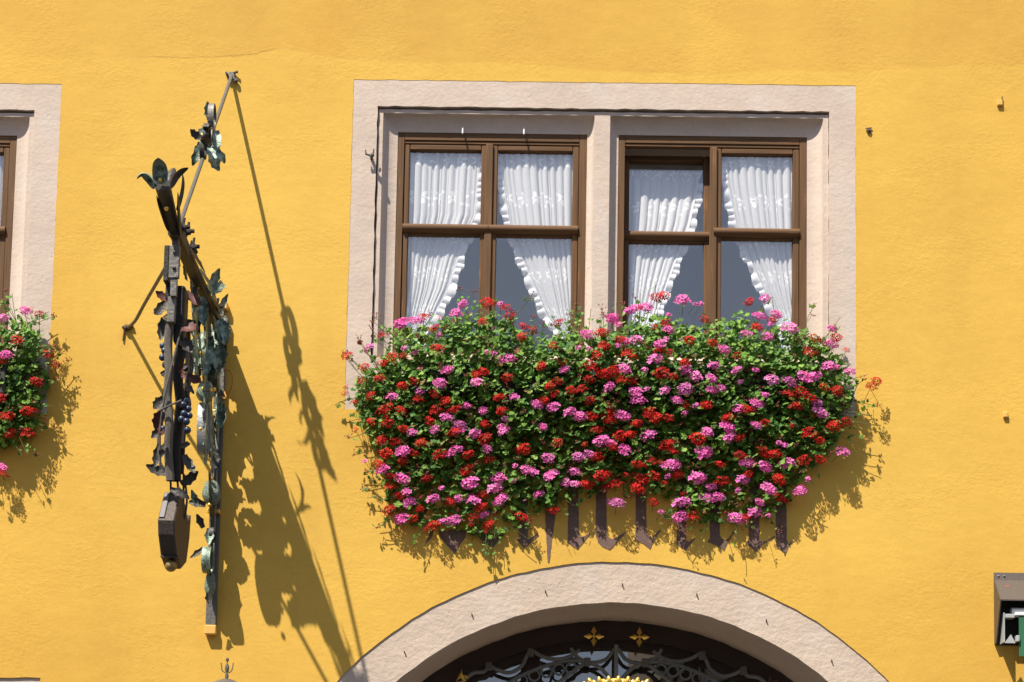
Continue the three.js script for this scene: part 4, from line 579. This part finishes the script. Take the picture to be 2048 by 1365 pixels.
{ // what hangs from it: a vine stock with leaves and grapes over a wooden grape tub
  const h = thing('hanging_sign', 'hanging iron vine sign with blue grapes and a dark tub at its foot, seen edge-on', 'hanging sign');
  part('hanger', [bx(SX - 0.024, SX + 0.022, 4.36, 4.508, 1.085, 1.105, 0.004), bx(SX - 0.015, SX + 0.014, 4.28, 4.362, 1.08, 1.10, 0.003), bx(SX - 0.015, SX + 0.014, 4.50, 4.60, 1.08, 1.10, 0.003), bx(SX - 0.028, SX + 0.006, 4.17, 4.285, 1.055, 1.085, 0.004), ball(S(1.106, 4.475, 0.0), 0.009, 8, 6), ball(S(1.106, 4.405, 0.0), 0.009, 8, 6)], M.greyIron, h);
  part('side_plate', [bx(SX - 0.05, SX - 0.026, 4.35, 4.515, 1.02, 1.09, 0.006), bx(SX - 0.046, SX - 0.022, 4.28, 4.36, 1.02, 1.06, 0.01), bx(SX - 0.012, SX + 0.034, 4.10, 4.36, 0.94, 1.03, 0.012)], M.blackIron, h);
  const stock = (pts, r) => tube(pts.map(([z, y, dx]) => S(z, y, dx)), r, 40, 9);
  part('vine_stock', [(() => { const g = stock([[1.04, 4.20, -0.022], [1.03, 4.08, -0.03], [1.035, 3.96, -0.02], [1.02, 3.85, -0.026], [1.03, 3.74, -0.012], [1.01, 3.62, -0.016], [1.0, 3.49, -0.004]], 0.019); return g; })()], M.vine, h);
  part('vine_stock', [stock([[0.97, 4.30, 0.008], [0.96, 4.12, 0.016], [0.98, 3.98, 0.006], [0.96, 3.84, 0.018], [0.97, 3.66, 0.008], [0.96, 3.5, 0.012]], 0.022), stock([[0.9, 4.25, 0.02], [0.87, 4.0, 0.028], [0.9, 3.8, 0.022], [0.9, 3.55, 0.018]], 0.014)], M.blackIron, h);
  const tend = (...p) => tube(p.map(([z, y, dx]) => S(z, y, dx)), 0.005, 26, 5);
  part('tendril', [tend([1.05, 4.15, 0.03], [1.06, 4.0, 0.0], [1.055, 3.85, -0.03], [1.03, 3.7, -0.05], [1.0, 3.55, -0.05]), tend([1.06, 3.78, -0.055], [1.07, 3.80, -0.01], [1.06, 3.83, 0.045]), tend([1.0, 3.75, -0.055], [1.0, 3.66, -0.065], [1.0, 3.56, -0.045], [0.98, 3.52, 0.01], [0.95, 3.5, 0.035]), tend([0.95, 4.12, 0.04], [0.93, 4.03, 0.06], [0.93, 3.95, 0.045], [0.94, 3.9, 0.03]), tend([0.95, 3.93, 0.035], [0.93, 3.85, 0.055], [0.95, 3.8, 0.03]), tend([0.9, 3.55, 0.03], [0.86, 3.45, 0.04], [0.84, 3.36, 0.03]), tend([1.02, 4.24, -0.02], [1.05, 4.2, -0.05], [1.06, 4.17, 0.0])], M.vine, h);
  for (const [z, y, dx, a, c, d, L, W, bend, m] of [[1.04, 4.17, 0.035, 0.5, -0.3, 0.2, 0.085, 0.08, 0.6, M.redLeaf], [1.02, 4.12, 0.03, 0.45, -0.8, 0.1, 0.09, 0.07, 0.5, M.darkLeaf], [1.0, 3.86, -0.045, -0.5, -0.7, 0.1, 0.08, 0.06, 0.8, M.darkLeaf], [1.0, 3.80, -0.05, -0.4, -1, 0, 0.085, 0.065, -0.5, M.redLeaf], [1.0, 4.3, -0.05, -0.4, -0.7, 0.1, 0.12, 0.05, 1.2, M.darkLeaf], [1.0, 4.22, -0.06, -0.1, -1, 0.1, 0.12, 0.05, 0.5, M.darkLeaf], [1.0, 3.65, -0.055, -0.2, -1, 0, 0.11, 0.05, 0.5, M.darkLeaf], [1.0, 3.52, -0.02, -0.95, 0.25, 0.1, 0.10, 0.06, 0.7, M.darkLeaf], [0.93, 3.49, 0.03, 0.7, 0.55, 0, 0.10, 0.055, 0.6, M.darkLeaf], [0.95, 3.62, 0.04, 0.4, -0.8, 0, 0.11, 0.05, 0.7, M.darkLeaf], [0.94, 3.98, 0.045, 0.5, -0.4, 0, 0.08, 0.06, 1, M.redLeaf], [1.0, 3.45, 0.0, 0.6, -0.2, 0, 0.09, 0.05, -0.8, M.darkLeaf], [1.05, 4.28, -0.03, -0.6, 0.3, 0, 0.07, 0.05, 0.8, M.redLeaf], [0.9, 4.38, 0.01, 0.6, -0.7, 0, 0.12, 0.05, 0.8, M.redLeaf], [0.98, 3.73, -0.05, -0.5, -0.5, 0, 0.07, 0.05, 0.5, M.darkLeaf]])
    part('vine_leaf', ironLeaf(S(z, y, dx), V(a, c, d), V(0.35, 0.2, 0.9), L, W, bend, 3, 0.3), m, h);
  for (let k = 0; k < 22; k++) { const y = rr(3.55, 4.3), sd = k % 2 ? 1 : -1, dx = sd * rr(0.02, 0.042), z = rr(0.9, 1.05); part('vine_leaf', ironLeaf(S(z, y, dx), V(sd * rr(0.1, 0.7), rr(-1, 0.4), rr(-.2, .3)), V(rr(-.5, .5), 0.2, 0.9), rr(0.035, 0.065), rr(0.025, 0.045), rr(-1, 1.2), 2, 0.4), k % 5 === 0 ? M.redLeaf : k % 3 ? M.darkLeaf : M.blackIron, h); }
  const gr = [[1.02, 4.085, -0.055], [1.03, 4.085, -0.035], [1.03, 4.06, -0.045], [1.02, 4.052, -0.028], [1.03, 4.03, -0.053], [1.025, 4.026, -0.034], [1.02, 4.0, -0.04], [1.02, 3.998, -0.022],
    [1.0, 3.83, 0.04], [0.99, 3.815, 0.06], [1.0, 3.79, 0.044], [0.99, 3.785, 0.066], [1.0, 3.765, 0.035], [1.0, 3.755, 0.056], [0.99, 3.72, 0.06], [0.98, 3.85, 0.05], [1.0, 3.72, -0.045]];
  gr.forEach(([z, y, dx]) => part('grape', ball(S(z, y, dx), rr(0.0145, 0.017), 14, 10), M.grape, h));
  { // tub: side profile in z, y; slanted lit lid, flared back lip
    const s = poly([[0.93, 3.452], [1.03, 3.305], [1.015, 3.25], [0.945, 3.165], [0.86, 3.135], [0.76, 3.185], [0.715, 3.30], [0.70, 3.41], [0.755, 3.372], [0.83, 3.43]]), g = new THREE.ExtrudeGeometry(s, { depth: 0.062, bevelEnabled: true, bevelSize: 0.004, bevelThickness: 0.005, bevelSegments: 1 });
    g.rotateY(-Math.PI / 2); g.translate(SX + 0.022, 0, 0); part('tub', worldUV(g), std(lin(0.07, 0.052, 0.042), 0.6, 0.3, { bumpMap: ironBump, bumpScale: 0.003 }), h);
    part('lid', [(() => { const q = bx(-0.033, -0.010, 0, 0.158, 0, 0.006, 0.002); q.rotateX(-0.595); q.translate(SX - 0.008, 3.318, 1.026); return q; })()], std(lin(0.13, 0.125, 0.125), 0.6, 0.3), h);
    part('strap', [rod(S(0.93, 3.44, -0.015), S(0.98, 3.53, -0.01), 0.005), rod(S(0.90, 3.43, 0.015), S(0.95, 3.53, 0.012), 0.005), rod(S(0.84, 3.42, 0.022), S(0.90, 3.55, 0.03), 0.005), bx(SX - 0.045, SX + 0.035, 3.160, 3.168, 0.92, 0.96, 0.002)], M.iron, h);
    part('ball_pendant', ball(S(0.93, 3.128, -0.004), 0.026, 16, 12), std(lin(0.30, 0.20, 0.07), 0.45, 0.5), h);
  }
}

// ---------------------------------------------------------------- small things on the wall
function bolt(label, geos, mat, name = 'wall_bolt') { const t = thing(name, label, 'bolt'); part('shaft', geos[0], mat[0], t); if (geos[1]) part('head', geos[1], mat[1], t); return t; }
bolt('yellow painted peg with a short wire, high on the wall near the right edge', [bx(2.299, 2.327, 5.757, 5.787, 0, 0.015, 0.005), rod(V(2.322, 5.78, 0.012), V(2.325, 5.806, 0.008), 0.003)], [M.yellowCap, M.rustIron], 'wall_peg');
bolt('dark round bolt beside the top right corner of the stone window surround', [rod(V(1.653, 5.618, 0), V(1.653, 5.618, 0.009), 0.012, 0.012, 10), [ball(V(1.653, 5.619, 0.009), 0.007), rod(V(1.636, 5.63, 0.006), V(1.668, 5.633, 0.006), 0.003)]], [M.rustIron, M.greyIron]);
bolt('yellow painted peg low on the bare wall to the right of the flowers', [bx(2.314, 2.338, 4.142, 4.172, 0, 0.015, 0.005)], [M.yellowCap], 'wall_peg');
bolt('small iron shutter hook on the left jamb of the double window surround', [[rod(V(-0.858, 5.44, -0.01), V(-0.858, 5.44, 0.035), 0.008), rod(V(-0.858, 5.44, 0.03), V(-0.886, 5.448, 0.035), 0.005), rod(V(-0.884, 5.446, 0.035), V(-0.886, 5.468, 0.035), 0.004)], [ball(V(-0.852, 5.44, 0.036), 0.011), rod(V(-0.848, 5.455, 0.02), V(-0.846, 5.478, 0.025), 0.004)]], [M.greyIron, M.greyIron], 'shutter_hook');
[[-0.63, 2.912, 'lowest on its left side'], [-0.302, 3.104, 'second up on its left side'], [0.058, 3.227, 'left of the crown'], [0.437, 3.266, 'at the crown'], [0.804, 3.222, 'right of the crown'], [1.146, 3.10, 'second up on its right side'], [1.467, 2.904, 'lowest on its right side']].forEach(([x, y, w], i) => {
  const t = thing('nail', `small rusty hook nail in the stone door arch, ${w}`, 'nail', 'nails in the door arch');
  part('shank', rod(V(x, y, -0.02), V(x + 0.001, y + 0.004, 0.004), 0.0035), M.rustIron, t); part('tip', rod(V(x + 0.001, y + 0.004, 0.003), V(x - 0.003, y + 0.012, 0.006), 0.003, 0.002), M.rustIron, t);
});
{ // awning in its metal hood at the right edge
  const a = thing('awning', 'brown metal awning hood with rolled green and white striped cloth at the right edge', 'awning');
  const x0 = 2.262, x1 = 3.9, hood = std(lin(0.13, 0.105, 0.085), 0.5, 0.45, { bumpMap: ironBump, bumpScale: 0.001 });
  const side = (x) => { const g = new THREE.ExtrudeGeometry(poly([[0.002, 3.362], [0.012, 3.322], [0.115, 3.205], [0.105, 3.18], [0.03, 3.004], [0.002, 3.004]]), { depth: 0.006, bevelEnabled: false }); g.rotateY(-Math.PI / 2); g.translate(x + 0.006, 0, 0); return worldUV(g); };
  part('side_panel', side(x0), hood, a);
  const sheet = (p) => { const g = new THREE.ExtrudeGeometry(poly(p), { depth: x1 - x0 - 0.006, bevelEnabled: false }); g.rotateY(-Math.PI / 2); g.translate(x1, 0, 0); return worldUV(g); };
  part('hood', [sheet([[0.003, 3.362], [0.013, 3.322], [0.115, 3.206], [0.115, 3.200], [0.009, 3.319], [0.0, 3.356]])], hood, a);
  part('back_plate', bx(x0 + 0.008, x1, 3.0, 3.31, 0.001, 0.006, 0.001), M.black, a);
  for (const x of [2.283, 2.312]) part('rivet', ball(V(x, 3.343, 0.009), 0.006, 8, 6), M.brightIron, a);
  part('label_plate', (() => { const g = bx(-0.008, 0.008, -0.003, 0.003, 0, 0.002, 0.0005); g.rotateX(-0.72); g.translate(2.315, 3.283, 0.047); return g; })(), std(lin(0.5, 0.08, 0.06), 0.6), a);
  const rl = new THREE.CylinderGeometry(0.022, 0.022, 1.55, 18); rl.rotateZ(Math.PI / 2); rl.translate(2.33 + 0.775, 3.155, 0.055); part('roller', rl, M.white, a);
  part('front_bar', bx(2.335, 3.88, 3.128, 3.146, 0.06, 0.112, 0.004), M.white, a);
  part('end_bracket', [bx(2.283, 2.288, 3.0, 3.145, 0.02, 0.095, 0.001), (() => { const g = new THREE.ExtrudeGeometry(poly([[-0.026, 0], [0.026, 0], [0.004, 0.042]]), { depth: 0.008, bevelEnabled: false }); g.translate(2.312, 2.995, 0.09); return worldUV(g); })(), bx(2.29, 2.335, 3.118, 3.138, 0.06, 0.1, 0.003), bx(2.336, 2.352, 3.0, 3.03, 0.09, 0.12, 0.003)], std(lin(0.5, 0.51, 0.5), 0.45, 0.3), a);
  for (let k = 0; k < 9; k++) { const xa = 2.352 + k * 0.16 + (k ? -0.1 : 0), w = k ? 0.16 : 0.06, g = new THREE.BoxGeometry(w - 0.001, 0.21, 0.003, 6, 6, 1); g.translate(xa + w / 2, 3.035, 0.105); const p = g.attributes.position; for (let i = 0; i < p.count; i++) p.setZ(i, p.getZ(i) + 0.008 * Math.sin(p.getX(i) * 40) * (3.14 - p.getY(i)) * 6); g.computeVertexNormals(); part('cloth_stripe', g, k % 2 ? M.white : M.green, a); }
}
{ // top of a wall lantern at the bottom edge
  const l = thing('wall_lantern', 'grey metal lantern roof with ball finial at the bottom edge below the sign bracket', 'lantern');
  const P = V(-1.449, 0, 0.28), lathe = (p, n = 16) => { const g = new THREE.LatheGeometry(p.map(([x, y]) => new THREE.Vector2(x, y)), n); g.translate(P.x, 0, P.z); return g; };
  part('finial', lathe([[0, 2.832], [0.006, 2.829], [0.0085, 2.822], [0.006, 2.815], [0.003, 2.812], [0.003, 2.802], [0.008, 2.795], [0.011, 2.780], [0.0085, 2.765], [0.004, 2.758], [0.008, 2.752], [0.009, 2.742], [0.007, 2.728]]), M.greyIron, l);
  for (const s of [-1, 1]) part('finial_wire', tube([V(P.x + s * 0.008, 2.758, P.z), V(P.x + s * 0.021, 2.767, P.z), V(P.x + s * 0.026, 2.785, P.z), V(P.x + s * 0.029, 2.806, P.z)], 0.0028, 10, 5), M.greyIron, l);
  part('roof', lathe([[0.006, 2.730], [0.02, 2.728], [0.06, 2.712], [0.12, 2.68], [0.2, 2.60], [0.21, 2.58], [0.2, 2.585]], 24), M.greyIron, l);
  part('lantern_frame', [...[0, 1, 2, 3, 4, 5].map((k) => { const c = Math.cos(k * 1.0472), s = Math.sin(k * 1.0472); return rod(V(P.x + c * 0.18, 2.585, P.z + s * 0.18), V(P.x + c * 0.12, 2.2, P.z + s * 0.12), 0.008); }), lathe([[0.12, 2.2], [0.13, 2.19], [0.05, 2.14], [0, 2.13]]), rod(V(P.x, 2.16, P.z), V(P.x, 2.2, 0), 0.012)], M.iron, l);
  part('lantern_glass', lathe([[0.115, 2.205], [0.172, 2.583]], 6), M.glass, l);
}

renderer.render(scene, camera);
